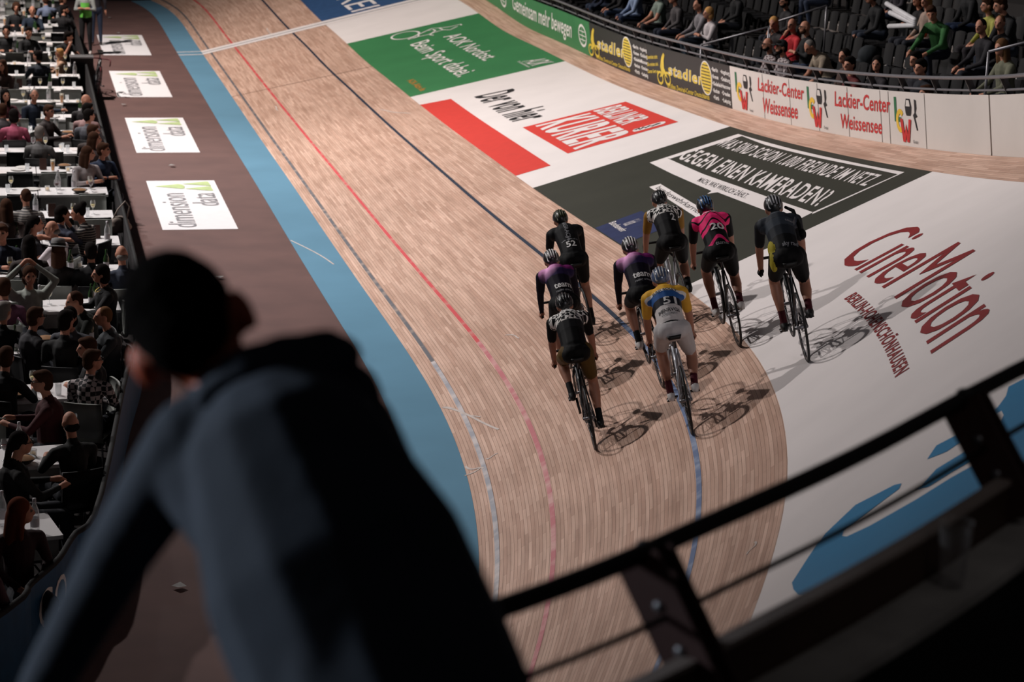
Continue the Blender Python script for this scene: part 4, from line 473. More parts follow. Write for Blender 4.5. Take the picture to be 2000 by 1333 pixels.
def stadler(label, s0, s1, key, cities, quote=None):
    o = board(label, s0, s1, DARK); q = D[key]
    cyc(o, q['icon'], 1)
    BT(o, 'stadler', q['word'], FROST, bold=.05, off=.004, space=1.15); BT(o, 'stadler', q['word'], YEL, bold=.016, off=.009, space=1.15)
    c = q['oval']; BP(o, 'oval_mark', ellipse(c, .40, .335), FROST, .005); BP(o, 'oval_mark', ellipse(c, .36, .31), YEL, .0085)
    for i in range(9):
        h = c[1]-.25+.0625*i; w_ = .36*math.sqrt(max(.05, 1-((h-c[1])/.31)**2)); v, f = stroke([(c[0]+w_*.85, h), (c[0]-w_*.85, h-.0)], .018); on_surface('oval_stripe', v, f, BS, DARK, o, off=.012)
    BT(o, 'Größtes Zweirad-Center Deutschlands', q['sub'], YEL, bold=.01)
    for (s, names, sp) in zip(q['cols'], cities, q['wid']):
        for i, nme in enumerate(names):
            h = .62-.135*i; w_ = sp*len(nme)/8; BT(o, nme, ((s, h), (s-w_, h), (s, h+.08)), FROST, bold=.03, space=1.1)
    if quote:
        for i, t in enumerate(quote):
            h = .56-.15*i; s = q['quote']; BT(o, t, ((s, h-.08), (s-.85, h+.0), (s, h)), YEL, bold=.02)
    return o
CT = (('•Berlin', '•Bremen', '•Bielefeld', '•Bochum', '•Fürth'), ('•Augsburg', '•Duisburg', '•Hannover', '•Dresden', '•Leipzig'))
stadler('black bicycle shop board with yellow lettering next to the green board', SB[1], SB[0], 'st1', CT)
stadler('black bicycle shop board with yellow lettering next to the white board', SB[2], SB[1], 'st2', CT, ('Dummheit stirbt', 'Die meisten sind', 'Daran liegt es.'))
def lcw(o, s, w_):                                  # L, C and W monogram, car and spray gun
    X = lambda a, b: (s-w_*a, .06+b*.66)
    BP(o, 'monogram', [X(.0, 1), X(.09, 1), X(.09, .55), X(.26, .55), X(.26, .44), X(0, .44)], LGR)
    pts = [(.22+.16*math.cos(a), .47+.27*math.sin(a)) for a in np.linspace(.7, 2*PI-.9, 18)]
    pin = [(.22+.075*math.cos(a), .47+.15*math.sin(a)) for a in np.linspace(2*PI-.9, .7, 18)]
    BP(o, 'monogram', [X(*p) for p in pts+pin], LYE, .008)
    BP(o, 'monogram', [X(*p) for p in [(.22, .52), (.32, .52), (.38, .18), (.44, .42), (.50, .18), (.55, .52), (.64, .52), (.55, 0), (.46, 0), (.43, .16), (.40, 0), (.31, 0)]], LRED, .011)
    BP(o, 'car_mark', [X(*p) for p in [(.44, .66), (.42, .80), (.47, .98), (.62, .98), (.67, .80), (.65, .66), (.62, .60), (.47, .60)]], BLACK); BP(o, 'car_mark', [X(*p) for p in [(.465, .81), (.495, .95), (.595, .95), (.625, .81)]], BW, .011)
    BP(o, 'spray_gun', [X(*p) for p in [(.78, .98), (.85, .96), (.86, .78), (.82, .68), (.88, .60), (.80, .56), (.88, .30), (.84, .28), (.76, .52), (.72, .62), (.78, .68)]], BLACK)
    BT(o, 'GmbH', (X(.68, 0), X(.86, -.02), X(.68, .07)), BLACK)
o = board('white barrier board with red paint shop lettering', SB[3], SB[2], BW)
for q in D['lack']: BT(o, q[0], q[1:], LRED, bold=.016, space=1.04)
for s, w_ in D['lcw']: lcw(o, s, w_)
o = board('plain white barrier board between the lettering and the open seam', SB[4], SB[3], BW)
o = board('plain white barrier board at the edge of the view beyond the seam', SB[4]-9, SB[4]-.05, BW)
JOINT = mat('joint', (120, 112, 108), .8)
for s in D['joints']:
    v, f = stroke([(s, 0), (s, HB-.01)], .018); struct(on_surface('trim_joint', v, f, BS, JOINT, off=.005))
STEEL = mat('galvanised', (128, 126, 130), .42, .55, var=.08, scale=30); STEELD = mat('galvanised_dark', (70, 68, 70), .5, .3)
rail = empty('hand_rail', tuple(BS(20, HB, 0))); tag(rail, 'long grey tubular hand rail curving above the far advert boards', 'railing')
def kid(o, par): o.parent = par; o.matrix_parent_inverse = Matrix.Translation(-Vector(par.location)); return o
ss = np.arange(1, 50, .5)
kid(M().tube([BS(s, HR, .02) for s in ss], .026, 10).build('top_rail', STEEL), rail); kid(M().tube([BS(s, HB+.06, -.05) for s in ss], .018, 8).build('lower_rail', STEEL), rail)
for s in np.arange(2.4, 50, 1.3):
    g = M(); a = BS(s, HR, .0); b_ = BS(s, HB-.06, -.12); g.bar(a, b_, .085, .03, up=tuple(tangent(s))); kid(g.build('post', STEELD, smooth=False), rail)

# ---------------------------------------------------------------- far stand: steps, seats, stair rails
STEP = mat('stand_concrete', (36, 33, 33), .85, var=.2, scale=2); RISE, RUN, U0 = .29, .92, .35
def zrow(k): return -.18+RISE*k
V = []; F = []; ss = np.arange(-4, 50, 1.); prof = [(.06, -.6), (.06, zrow(0))]
for k_ in range(9): prof += [(U0+RUN*(k_+1), zrow(k_)), (U0+RUN*(k_+1), zrow(k_+1))]
for s in ss: V += [OUT(s, u, z) for u, z in prof]
n_ = len(prof)
for i in range(len(ss)-1):
    for j in range(n_-1): a = i*n_+j; F.append((a, a+n_, a+n_+1, a+1))
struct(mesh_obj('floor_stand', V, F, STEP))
AISLES = D['aisles']
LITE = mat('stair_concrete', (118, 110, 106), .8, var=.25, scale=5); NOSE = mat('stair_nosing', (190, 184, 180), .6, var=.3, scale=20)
for i, s in enumerate(AISLES):
    t = tangent(s); g = M()
    R = np.stack([at(s)[1], t, Z], 1)
    for k_ in range(8):
        for h in (0, 1):
            u = U0+RUN*k_+RUN*(.25+.5*h); c = OUT(s, u, zrow(k_)+RISE*.5*h+.012)
            if h: g.box(c+Z*(-RISE*.25), (RUN*.5, 1.0, RISE*.5), 0, R)
            else: g.box(c, (RUN*.5, 1.0, .02), 0, R)
            g.box(OUT(s, u-RUN*.24, zrow(k_)+RISE*.5*h+.026), (.06, 1.0, .012), 1, R)
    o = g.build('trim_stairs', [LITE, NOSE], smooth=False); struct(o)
PLAS = mat('seat_plastic', (17, 17, 19), .45, var=.05, spec=.35)
def seat_proto():
    r = empty('stadium_seat')
    g = M(); V = []; F = []
    for i in range(5):
        for j in range(5): x = (i-2)*.105; y = (j-2)*.1; V.append((x, y+.02, .40+.03*(x/.21)**2-.02*math.sin((y+.2)*5)))
    F = [(i*5+j, (i+1)*5+j, (i+1)*5+j+1, i*5+j+1) for i in range(4) for j in range(4)]; g.add(V, F); g.add([(a, b, c-.03) for a, b, c in V], [f[::-1] for f in F])
    g.box((0, -.14, .2), (.1, .06, .4)); g.build('seat_pan', PLAS, r)
    g = M(); V = [((i-2)*.105, -.2-.05*(j/4)+.03*(abs(i-2)/2)**2, .44+.1*j-(.03 if j == 4 and abs(i-2) == 2 else 0)) for i in range(5) for j in range(5)]
    g.add(V, F); g.add([(a, b-.025, c) for a, b, c in V], [f[::-1] for f in F]); g.build('backrest', PLAS, r)
    return r
first = None; SEATGROUP = 'black seats in the far stand'
def seat_at(s, k_):
    global first
    if first is None: first = seat_proto(); r = first
    else: r = dup(first)
    p = OUT(s, U0+RUN*k_+.55, zrow(k_)); nn = at(s)[1]
    r.location = tuple(p); r.rotation_euler = (0, 0, math.atan2(nn[0], -nn[1])); r['label'] = 'black plastic seat in the rows of the far stand behind the hand rail'; r['category'] = 'seat'; r['group'] = SEATGROUP
for s, k_ in D['seats']: seat_at(s, k_)
def stair_rail(label, pts):
    r = empty('stair_rail', tuple(pts[0])); tag(r, label, 'railing')
    kid(M().tube(pts, .021, 8).build('rail', STEEL), r)
    for p in (pts[0], pts[-1]): kid(M().tube([p, p-Z*.95], .02, 8).build('post', STEEL), r)
for i, q in enumerate(D['srails']): stair_rail(['grey stair rail sloping up behind the couple in pale tops', 'grey stair rail sloping up beside the bald men', 'grey stair rail by the long-haired woman in olive'][i], [OUT(s, u, z) for s, u, z in q])
CLOTH = mat('dark_jacket', (34, 38, 42), .9)
def heap(label, s, k_, m, name='jacket', r=(.22, .2, .2)):
    p = OUT(s, U0+RUN*k_+.6, zrow(k_)+.45); o = body_obj(name, [('e', (0, 0, .12), r, 0), ('e', (.12, .05, .0), (.18, .16, .12), 0), ('e', (-.1, .1, -.05), (.16, .2, .1), 0)], .03, [m], smooth=4); o.location = tuple(p); tag(o, label, 'clothing')
heap('dark grey jacket dumped over a seat near the green jacket', D['jacket'][0], D['jacket'][1], CLOTH)
LIT = mat('litter_white', (150, 146, 144), .5, var=.2, scale=20)
for i, (s, u, k_) in enumerate(D['litter']):
    g = M(); a = rnd.random()*6; g.add([(-.12, -.09, .0), (.11, -.1, .03), (.13, .08, .01), (-.1, .1, .05), (.02, 0, .09)], [(0, 1, 4), (1, 2, 4), (2, 3, 4), (3, 0, 4), (3, 2, 1, 0)])
    o = g.build('paper_litter', LIT, smooth=False); o.location = tuple(OUT(s, u, zrow(k_)+.02)); o.rotation_euler = (0, 0, a); tag(o, 'crumpled pale litter lying on the steps of the far stand', 'litter', 'litter on the far steps', 'thing')
# ---------------------------------------------------------------- bicycles and riders
KS = 1.09
RUB = mat('tyre_rubber', (20, 19, 19), .6); RIMB = mat('rim_carbon', (28, 28, 30), .35, .2); SPK = mat('spoke_steel', (120, 120, 124), .4, .7); FRB = mat('frame_black', (24, 24, 27), .3, .1, spec=.6); FRS = mat('frame_silver', (176, 178, 184), .3, .5); TAPE = mat('bar_tape', (26, 25, 25), .8); SADM = mat('saddle_black', (18, 17, 17), .5)
def wheel_parts(name, y, par, drive):
    g = M(); g.torus((0, y, .335), .326, .0125, n=44, m=8); w = g.build(name, RUB, par)
    g = M(); V = []; n = 44
    for i in range(n):
        a = 2*PI*i/n; c, s = math.cos(a), math.sin(a)
        for x, r in ((-.009, .318), (.009, .318), (.006, .288), (-.006, .288)): V.append((x, y+r*c, .335+r*s))
    F = [(4*i+j, 4*((i+1) % n)+j, 4*((i+1) % n)+(j+1) % 4, 4*i+(j+1) % 4) for i in range(n) for j in range(4)]; g.add(V, F); g.build('rim', RIMB, w)
    g = M(); hw = .045
    for i in range(20):
        a = 2*PI*i/20; sd = hw if i % 2 else -hw; g.tube([(sd, y+.02*math.cos(a+1.2), .335+.02*math.sin(a+1.2)), (0, y+.292*math.cos(a), .335+.292*math.sin(a))], .0016, 4, caps=False)
    g.tube([(-.06, y, .335), (.06, y, .335)], .017, 8); g.build('spokes', SPK, w)
    if drive: M().tube([(.036, y, .335), (.044, y, .335)], .036, 18).build('sprocket', SPK, w)
def bike_proto(frm, name='track_bicycle'):
    r = empty(name)
    g = M(); bb = (0, .41, .275); st = (0, .245, .80); ht = (0, .80, .80); hb = (0, .845, .665); ax = (0, 0, .335)
    g.tube([bb, st], .016); g.tube([st, ht], [.015, .019]); g.tube([bb, hb], [.023, .021]); g.tube([(0, .797, .825), (0, .85, .645)], .021)
    for x in (-1, 1): g.tube([(x*.012, .40, .275), (x*.05, .12, .32), (x*.056, 0, .335)], .011); g.tube([(x*.012, .25, .77), (x*.045, .08, .46), (x*.056, 0, .335)], .008)
    g.ell(bb, (.036, .025, .025)); g.build('frame', frm, r)
    g = M()
    for x in (-1, 1): g.tube([(x*.02, .85, .66), (x*.047, .88, .55), (x*.05, .98, .335)], [.016, .014, .009])
    g.ell((0, .85, .655), (.045, .025, .025)); g.build('fork', frm, r)
    wheel_parts('front_wheel', .98, r, False); wheel_parts('rear_wheel', 0, r, True)
    g = M(); g.tube([(0, .79, .84), (0, .88, .855)], .017); g.tube([(0, .797, .82), (0, .788, .85)], .018)
    for x in (-1, 1):
        g.tube([(0, .88, .855), (x*.12, .885, .855), (x*.19, .90, .853), (x*.205, .965, .845), (x*.21, 1.0, .80), (x*.212, .985, .745), (x*.213, .93, .712), (x*.214, .84, .705)], .0145)
    g.build('handlebar', TAPE, r)
    g = M(); g.tube([st, (0, .222, .93)], .0135); g.build('seat_post', FRB, r)
    g = M(); g.add([(x, y, .945+dz) for y, w, dz in ((.08, .068, .012), (.14, .072, .006), (.2, .05, 0), (.27, .028, -.002), (.34, .018, -.012)) for x in (-w, -w*.5, 0, w*.5, w)], [(i*5+j, i*5+j+1, i*5+j+6, i*5+j+5) for i in range(4) for j in range(4)]); v = list(g.v)
    g.add([(a*.8, b, c-.035) for a, b, c in v], [(i*5+j, i*5+j+5, i*5+j+6, i*5+j+1) for i in range(4) for j in range(4)]); o = len(v)
    ring = [0, 1, 2, 3, 4, 9, 14, 19, 24, 23, 22, 21, 20, 15, 10, 5]; g.f += [(ring[i], ring[i-1], ring[i-1]+o, ring[i]+o) for i in range(16)]; g.mi += [0]*16; g.build('saddle', SADM, r)
    g = M(); g.torus((.043, .41, .275), .095, .004, n=36, m=5)
    for i in range(5): a = 2*PI*i/5; g.bar((.043, .41, .275), (.043, .41+.093*math.cos(a), .275+.093*math.sin(a)), .004, .016, up=(1, 0, 0))
    ch = g.build('chainring', SPK, r)
    M().tube([(.041, .41, .371), (.041, .0, .372)], .005, 5).tube([(.041, .41, .179), (.041, .0, .298)], .005, 5).build('chain', FRB, r)
    return r
def crank(par, a):
    for x, q in ((1, a), (-1, a+PI)):
        e = np.array([0, .41-.17*math.sin(q), .275-.17*math.cos(q)]); g = M(); g.bar((x*.065, .41, .275), (x*.075, e[1], e[2]), .014, .026, up=(1, 0, 0)); c = g.build('crank', FRB, par)
        M().box((x*.12, e[1], e[2]), (.075, .085, .018)).build('pedal', FRB, c)
SKINR = mat('skin_rider', (150, 104, 84), .55, var=.06); HAIRD = mat('hair_dark', (30, 22, 19), .7)
SHOEK = mat('shoe_black', (24, 24, 25), .5); SHOEW = mat('shoe_white', (190, 186, 184), .5)
def shader_jersey(name, ramp, spec=.08, blocks=None):
    """cloth coloured along the back: ramp = [(t, colour)...] from hem (0) to collar (1)"""
    m = bpy.data.materials.new(name); m.use_nodes = True; nt = m.node_tree; N = nt.nodes; L = nt.links; b = N['Principled BSDF']; b.inputs['Roughness'].default_value = .6; b.inputs['Specular IOR Level'].default_value = spec
    tc = N.new('ShaderNodeTexCoord'); dp = N.new('ShaderNodeVectorMath'); dp.operation = 'DOT_PRODUCT'; dp.inputs[1].default_value = (0, .814/.516, .581/.516); L.new(tc.outputs['Object'], dp.inputs[0])
    sb = N.new('ShaderNodeMath'); sb.operation = 'SUBTRACT'; L.new(dp.outputs['Value'], sb.inputs[0]); sb.inputs[1].default_value = (.26*.814+1.0*.581)/.516
    mr = N.new('ShaderNodeMapRange'); mr.inputs['From Min'].default_value = -.5; mr.inputs['From Max'].default_value = 1.2; L.new(sb.outputs[0], mr.inputs['Value'])
    r = N.new('ShaderNodeValToRGB'); r.color_ramp.interpolation = 'LINEAR' if blocks == 'soft' else 'CONSTANT'
    e = r.color_ramp.elements
    while len(e) < len(ramp): e.new(.5)
    for q, (t, c) in zip(e, ramp): q.position = (t+.5)/1.7; q.color = lin(c)+(1,)
    fac = mr.outputs['Result']
    if blocks == 'wave':
        wv = N.new('ShaderNodeTexWave'); wv.inputs['Scale'].default_value = 1.3; wv.inputs['Distortion'].default_value = 1.2; L.new(tc.outputs['Object'], wv.inputs['Vector'])
        mm = N.new('ShaderNodeMath'); mm.operation = 'MULTIPLY_ADD'; mm.inputs[1].default_value = .10; L.new(wv.outputs['Fac'], mm.inputs[0]); L.new(fac, mm.inputs[2]); fac = mm.outputs[0]
    L.new(fac, r.inputs['Fac']); outc = r.outputs['Color']
    if blocks in ('check', 'nebula'):
        mx = N.new('ShaderNodeMix'); mx.data_type = 'RGBA'
        if blocks == 'check':
            ck = N.new('ShaderNodeTexChecker'); ck.inputs['Scale'].default_value = 26; mp = N.new('ShaderNodeMapping'); mp.inputs['Rotation'].default_value = (.5, .3, .5); mp.inputs['Scale'].default_value = (1, 1.4, .3); L.new(tc.outputs['Object'], mp.inputs['Vector']); L.new(mp.outputs[0], ck.inputs['Vector'])
            gt = N.new('ShaderNodeMath'); gt.operation = 'GREATER_THAN'; gt.inputs[1].default_value = (.60+.5)/1.7; L.new(mr.outputs['Result'], gt.inputs[0])
            ml = N.new('ShaderNodeMath'); ml.operation = 'MULTIPLY'; L.new(gt.outputs[0], ml.inputs[0]); L.new(ck.outputs['Fac'], ml.inputs[1]); L.new(ml.outputs[0], mx.inputs['Factor']); mx.inputs['B'].default_value = lin((214, 210, 206))+(1,)
        else:
            sp = N.new('ShaderNodeTexGradient'); sp.gradient_type = 'SPHERICAL'; mp = N.new('ShaderNodeMapping'); mp.inputs['Location'].default_value = (.085*6.5, -.57*6.5, -1.315*6.5); mp.inputs['Scale'].default_value = (6.5, 6.5, 6.5); L.new(tc.outputs['Object'], mp.inputs['Vector']); L.new(mp.outputs[0], sp.inputs['Vector']); L.new(sp.outputs['Fac'], mx.inputs['Factor']); mx.inputs['B'].default_value = lin((255, 186, 236))+(1,)
        L.new(outc, mx.inputs['A']); outc = mx.outputs['Result']
    L.new(outc, b.inputs['Base Color']); return m
K_ = (15, 15, 17)
JER = {
 'grey': shader_jersey('jersey_graphite', [(-.5, (18, 19, 21)), (.3, (36, 40, 46)), (.52, (54, 60, 68)), (.7, (40, 44, 51)), (.86, (82, 86, 92))]),
 'pink': shader_jersey('jersey_pink', [(-.5, K_), (.10, (206, 36, 100)), (.20, K_), (.50, (222, 44, 108)), (.60, K_), (.645, (226, 46, 110)), (.82, K_), (.855, (226, 50, 112))], blocks='wave'),
 'check': shader_jersey('jersey_check', [(-.5, K_), (.4, (28, 28, 30)), (.66, (18, 18, 20))], blocks='check'),
 'black': shader_jersey('skinsuit_black', [(-.5, (20, 20, 22)), (.5, (26, 26, 28)), (.9, (36, 36, 39))]),
 'nebula': shader_jersey('jersey_violet', [(-.5, (14, 13, 20)), (.25, (18, 15, 28)), (.55, (40, 30, 66)), (.75, (104, 30, 92)), (1.0, (124, 30, 96))], blocks='nebula'),
 'sun': shader_jersey('jersey_sun', [(-.5, (172, 168, 168)), (-.28, K_), (-.02, (192, 186, 184)), (.36, (28, 30, 38)), (.53, (44, 84, 142)), (.68, (206, 202, 198)), (.73, (206, 156, 52))]),
}
def rider(nm, label, jersey, sleeve, arm_m, leg_m, short_m, sock_m, shoe_m, helm, vent, ca, mtx, long=False, glove=None, hair=None, head=(0, 0), trim=None, side=None):
    hip = {1: (.085, .26, .97), -1: (-.085, .26, .97)}
    P = [('e', (0, .25, .985), (.15, .145, .12), 2), ('c', (0, .28, 1.01), (0, .40, 1.10), .135, .135, 0), ('c', (0, .40, 1.10), (0, .56, 1.215), .135, .15, 0),
         ('c', (-.13, .60, 1.235), (.13, .60, 1.235), .085, .085, 0), ('c', (0, .6, 1.24), (0, .70, 1.30), .085, .058, 0), ('c', (0, .68, 1.285), (0, .775, 1.32), .052, .052, 3)]
    for x in (1, -1): P.append(('e', (x*.068, .21, .975), (.085, .095, .09), 2))
    hx = np.array([0, .80, 1.345]); P += [('e', hx, (.074, .098, .108), 3), ('e', hx+[0, .05, -.065], (.05, .06, .05), 3), ('e', hx+[0, .098, -.02], (.012, .02, .022), 3)]
    for x in (1, -1): P += [('e', hx+[x*.076, -.005, -.01], (.014, .026, .034), 3)]
    for x in (1, -1):
        sh = np.array([x*.175, .615, 1.235]); ha = np.array([x*.214, .90, .725]); el = ik(sh, ha, .30, .275, (x*.9, -.35, 0)); mid = sh+(el-sh)*.72
        P += [('c', sh, mid, .06, .05, 1), ('c', mid, el, .046, .04, 1 if long else 4), ('c', el, el+(ha-el)*.86, .042, .028, 1 if long else 4)]
        hz = 8 if glove else 3
        P += [('c', el+(ha-el)*.88, ha, .028, .034, hz), ('e', ha+[0, .015, 0], (.03, .05, .038), hz)]
        for i in range(4):
            y = .945-.024*i; P += [('c', (x*.205, y-.02, .742), (x*.243, y-.02, .715), .0125, .012, hz), ('c', (x*.243, y-.02, .715), (x*.222, y-.02, .685), .012, .011, hz)]
        P += [('c', (x*.20, .90, .735), (x*.185, .95, .715), .014, .012, hz)]
        q = ca if x == 1 else ca+PI; pd = np.array([x*.115, .41-.17*math.sin(q), .275-.17*math.cos(q)]); tip = .35*max(0, math.cos(q))
        ank = pd+np.array([0, -.105, .085+.03*tip]); kn = ik(hip[x], ank, .445, .435, (x*.12, 1, .25)); h = np.array(hip[x]); m = h+(kn-h)*.74
        P += [('c', h, m, .102, .073, 5), ('c', m, kn, .066, .055, 6), ('c', kn, kn+(ank-kn)*.32, .054, .058, 6), ('c', kn+(ank-kn)*.32, kn+(ank-kn)*.68, .058, .038, 6), ('c', kn+(ank-kn)*.68, ank, .037, .036, 7)]
        P += [('c', ank+[0, -.015, -.02], pd+[0, .085, .035], .042, .033, 9), ('e', ank+[0, -.03, -.035], (.034, .045, .04), 9), ('c', pd+[0, -.06, .028], pd+[0, .09, .028], .036, .03, 9)]
    if side: P += [('e', (-.118, .34, 1.04), (.05, .13, .09), 10), ('e', (-.145, .24, .95), (.035, .08, .10), 10)]
    o = body_obj('person', P, .0115, [JER[jersey], sleeve, short_m, SKINR, arm_m, trim or short_m, leg_m, sock_m, glove or SKINR, shoe_m, side or short_m], smooth=3)
    tag(o, label, 'cyclist', 'racing cyclists on the banking')
    R = rotz(head[0])@rotx(head[1]); c = hx+np.array([0, -.008, .035])
    g = M(); V = []; n = 24; mm = 9
    for i in range(mm):
        a = (PI*.56)*i/(mm-1)
        for j in range(n): b_ = 2*PI*j/n; V.append((.094*math.sin(a)*math.cos(b_), .138*math.sin(a)*math.sin(b_)*(1.0 if math.sin(b_) > 0 else .96), .098*math.cos(a)-(.012 if math.sin(b_) < -.5 and i == mm-1 else 0)))
    F = [(i*n+j, (i+1)*n+j, (i+1)*n+(j+1) % n, i*n+(j+1) % n) for i in range(mm-1) for j in range(n)]; g.add(np.array(V)@R.T+c, F); g.add(np.array(V)*.93@R.T+c, [f[::-1] for f in F])
    he = g.build('helmet', helm, o); g = M()
    for x in (-.062, -.031, 0, .031, .062):
        pts = []
        for t in np.linspace(-.95, 1.0, 11):
            a = t*1.15; y = .141*math.sin(a); z = math.sqrt(max(0, 1-(x/.094)**2-(y/.142)**2))*.1; pts.append((x*(1-.25*abs(t)), y, z))
        g.tube(np.array(pts)@R.T+c, .0085, 6)
    g.build('vent_ribs', vent, he)
    if hair: body_obj('hair', [('e', hx+[0, -.035, -.03], (.08, .085, .085), 0), ('c', hx+[0, -.08, -.05], hx+[0, -.13, -.12], .045, .03, 0)], .014, [hair], o)
    bvh = BVHTree.FromPolygons([v.co for v in o.data.vertices], [tuple(p.vertices) for p in o.data.polygons])
    nrm = Vector((0, -.581, .814)); ax = Vector((0, .814, .581))
    def back(txt, t, w, h, m, x=0, rot=0, bold=.02):
        v, f, _ = glyphs(txt, bold); v = (v-[.5, .5])*[w, h]
        if rot: v = v@np.array([[math.cos(rot), math.sin(rot)], [-math.sin(rot), math.cos(rot)]])
        v, f = refine(v, f, .03); c0 = Vector((0, .26, 1.0))+ax*(t*.516); out = []
        for a, b_ in v:
            p = c0+Vector((1, 0, 0))*(a+x)+ax*b_+nrm*.4; hit = bvh.ray_cast(p, -nrm); out.append(hit[0]+nrm*.006 if hit[0] else p-nrm*.25)
        return mesh_obj('lettering', out, f, m, o)
    o.matrix_world = mtx
    return o, back
TXT = mat('print_white', (206, 204, 202), .6); TXD = mat('print_black', (40, 38, 40), .6); TXG = mat('print_grey', (120, 120, 124), .6)
def lab(m, n): return mat(n, m, .7, var=.06, spec=.1)
MUST = lab((132, 96, 40), 'mustard'); SHB = lab((13, 13, 14), 'lycra_black'); SHW = lab((178, 174, 174), 'lycra_white'); PNK = lab((196, 40, 96), 'lycra_pink'); SUN = lab((198, 150, 54), 'lycra_sun'); VIO = lab((18, 15, 28), 'lycra_violet'); GRA = lab((24, 26, 30), 'lycra_graphite'); LIME = lab((150, 138, 44), 'lycra_lime')
HB_ = mat('helmet_black', (22, 22, 24), .35, spec=.5); HW_ = mat('helmet_white', (196, 194, 194), .35); HBL = mat('helmet_blue', (52, 92, 138), .35); HGN = mat('vent_olive', (52, 56, 30), .5); HSB = mat('helmet_navy', (70, 86, 116), .2, spec=.8); HSL = mat('vent_silver', (150, 150, 154), .3)
DKR = lab((70, 26, 34), 'sock_dark_red'); SKB = lab((22, 22, 24), 'sock_black')
protos = {}
def place(nm, s, v, lean, frm, **kw):
    p = TS(s, v, 0.006); t = tangent(s); nn = at(s)[1]; t = t*math.cos(kw.get('yaw', 0))+nn*math.sin(kw.get('yaw', 0)); r0 = np.cross(t, Z); r0 /= np.linalg.norm(r0); up = Z*math.cos(lean)-r0*math.sin(lean); r = np.cross(t, up)
    mt = Matrix(((r[0]*KS, t[0]*KS, up[0]*KS, p[0]), (r[1]*KS, t[1]*KS, up[1]*KS, p[1]), (r[2]*KS, t[2]*KS, up[2]*KS, p[2]), (0, 0, 0, 1)))
    if frm.name not in protos: protos[frm.name] = b = bike_proto(frm)
    else:
        b = dup(protos[frm.name])
        for c in list(b.children):
            if c.name.startswith('crank'):
                for q in list(c.children): bpy.data.objects.remove(q)
                bpy.data.objects.remove(c)
    b.matrix_world = mt; crank(b, kw['ca']); return b, mt
for q in D['riders']:
    nm = q['n']; frm = FRS if nm in ('R3', 'R7') else FRB
    b, mt = place(nm, q['s'], q['v'], q['lean'], frm, ca=q['ca'], yaw=q.get('yaw', 0))
    tag(b, q['bl'], 'bicycle', 'track bicycles')
    a = dict(R1=dict(jersey='grey', sleeve=GRA, arm_m=SKINR, leg_m=SKINR, short_m=SHB, sock_m=DKR, shoe_m=SHOEK, helm=HB_, vent=HSL, glove=SHB, trim=SHB, side=LIME),
             R2=dict(jersey='pink', sleeve=SHB, arm_m=SKINR, leg_m=SKINR, short_m=SHB, sock_m=DKR, shoe_m=SHOEW, helm=HB_, vent=HBL, hair=HAIRD),
             R3=dict(jersey='check', sleeve=MUST, arm_m=SKINR, leg_m=SKINR, short_m=SHB, sock_m=SKB, shoe_m=SHOEK, helm=HB_, vent=HB_),
             R4=dict(jersey='black', sleeve=SHB, arm_m=SHB, leg_m=SKINR, short_m=SHB, sock_m=SKB, shoe_m=SHOEK, helm=HB_, vent=HGN, long=True),
             R5=dict(jersey='nebula', sleeve=VIO, arm_m=VIO, leg_m=SKINR, short_m=SHB, sock_m=SKB, shoe_m=SHOEK, helm=HB_, vent=HW_, long=True),
             R6=dict(jersey='check', sleeve=SHB, arm_m=SKINR, leg_m=SKINR, short_m=SHB, sock_m=SKB, shoe_m=SHOEK, helm=HB_, vent=HB_, trim=lab((84, 64, 32), 'lycra_dark_mustard')),
             R7=dict(jersey='sun', sleeve=SUN, arm_m=SKINR, leg_m=SKINR, short_m=SHW, sock_m=DKR, shoe_m=SHOEW, helm=HSB, vent=HSL, trim=SHW),
             R8=dict(jersey='nebula', sleeve=VIO, arm_m=VIO, leg_m=SKINR, short_m=SHB, sock_m=SKB, shoe_m=SHOEW, helm=HB_, vent=HW_, long=True))[nm]
    o, back = rider(nm, q['l'], ca=q['ca'], mtx=mt, **a)
    if nm == 'R4': back('52', .20, .12, .085, TXT); back('MIGRACJA', .62, .34, .05, TXG, rot=-PI/2); back('velo sport club', .34, .2, .02, TXG)
    if nm == 'R2': back('20', .42, .15, .085, TXT, x=.03); back('tune', -.02, .14, .05, TXG, x=.03); back('racing team', .86, .16, .03, TXT)
    if nm == 'R3': back('2', .46, .05, .10, TXT, x=.06); back('TEAM', .9, .22, .05, TXT, x=-.02)
    if nm == 'R6': back('51', .66, .08, .06, TXG, x=.12); back('TEAM', .84, .22, .045, TXT, x=-.02)
    if nm == 'R7': back('51', .445, .13, .085, TXT, x=.03); back('RAD ROLLT', .705, .24, .028, TXD); back('MINRVGI', .22, .2, .042, TXD); back('COMMUNITY', .13, .16, .024, TXG)
    if nm in ('R5', 'R8'): back('team', .26, .19, .085, TXT, x=.02); back('racing crew', .1, .17, .03, TXG, x=.02)
    if nm == 'R1': back('sky rad', .05, .15, .05, TXG, x=.04); back('team', .62, .1, .03, TXG, x=.1)
    if nm == 'R1':
        v, f = refine(np.array([(0, 0), (1, 0), (1, 1), (0, 1)]), [(0, 1, 2, 3)], .12)
        g = M(); g.tube([(.10, .70, 1.36), (.16, .62, 1.33), (.185, .52, 1.20), (.19, .44, 1.08)], [.014, .02, .02, .018], 8); g.ell((.2, .46, 1.12), (.035, .06, .05)); g.build('body_camera_cable', SHB, o)
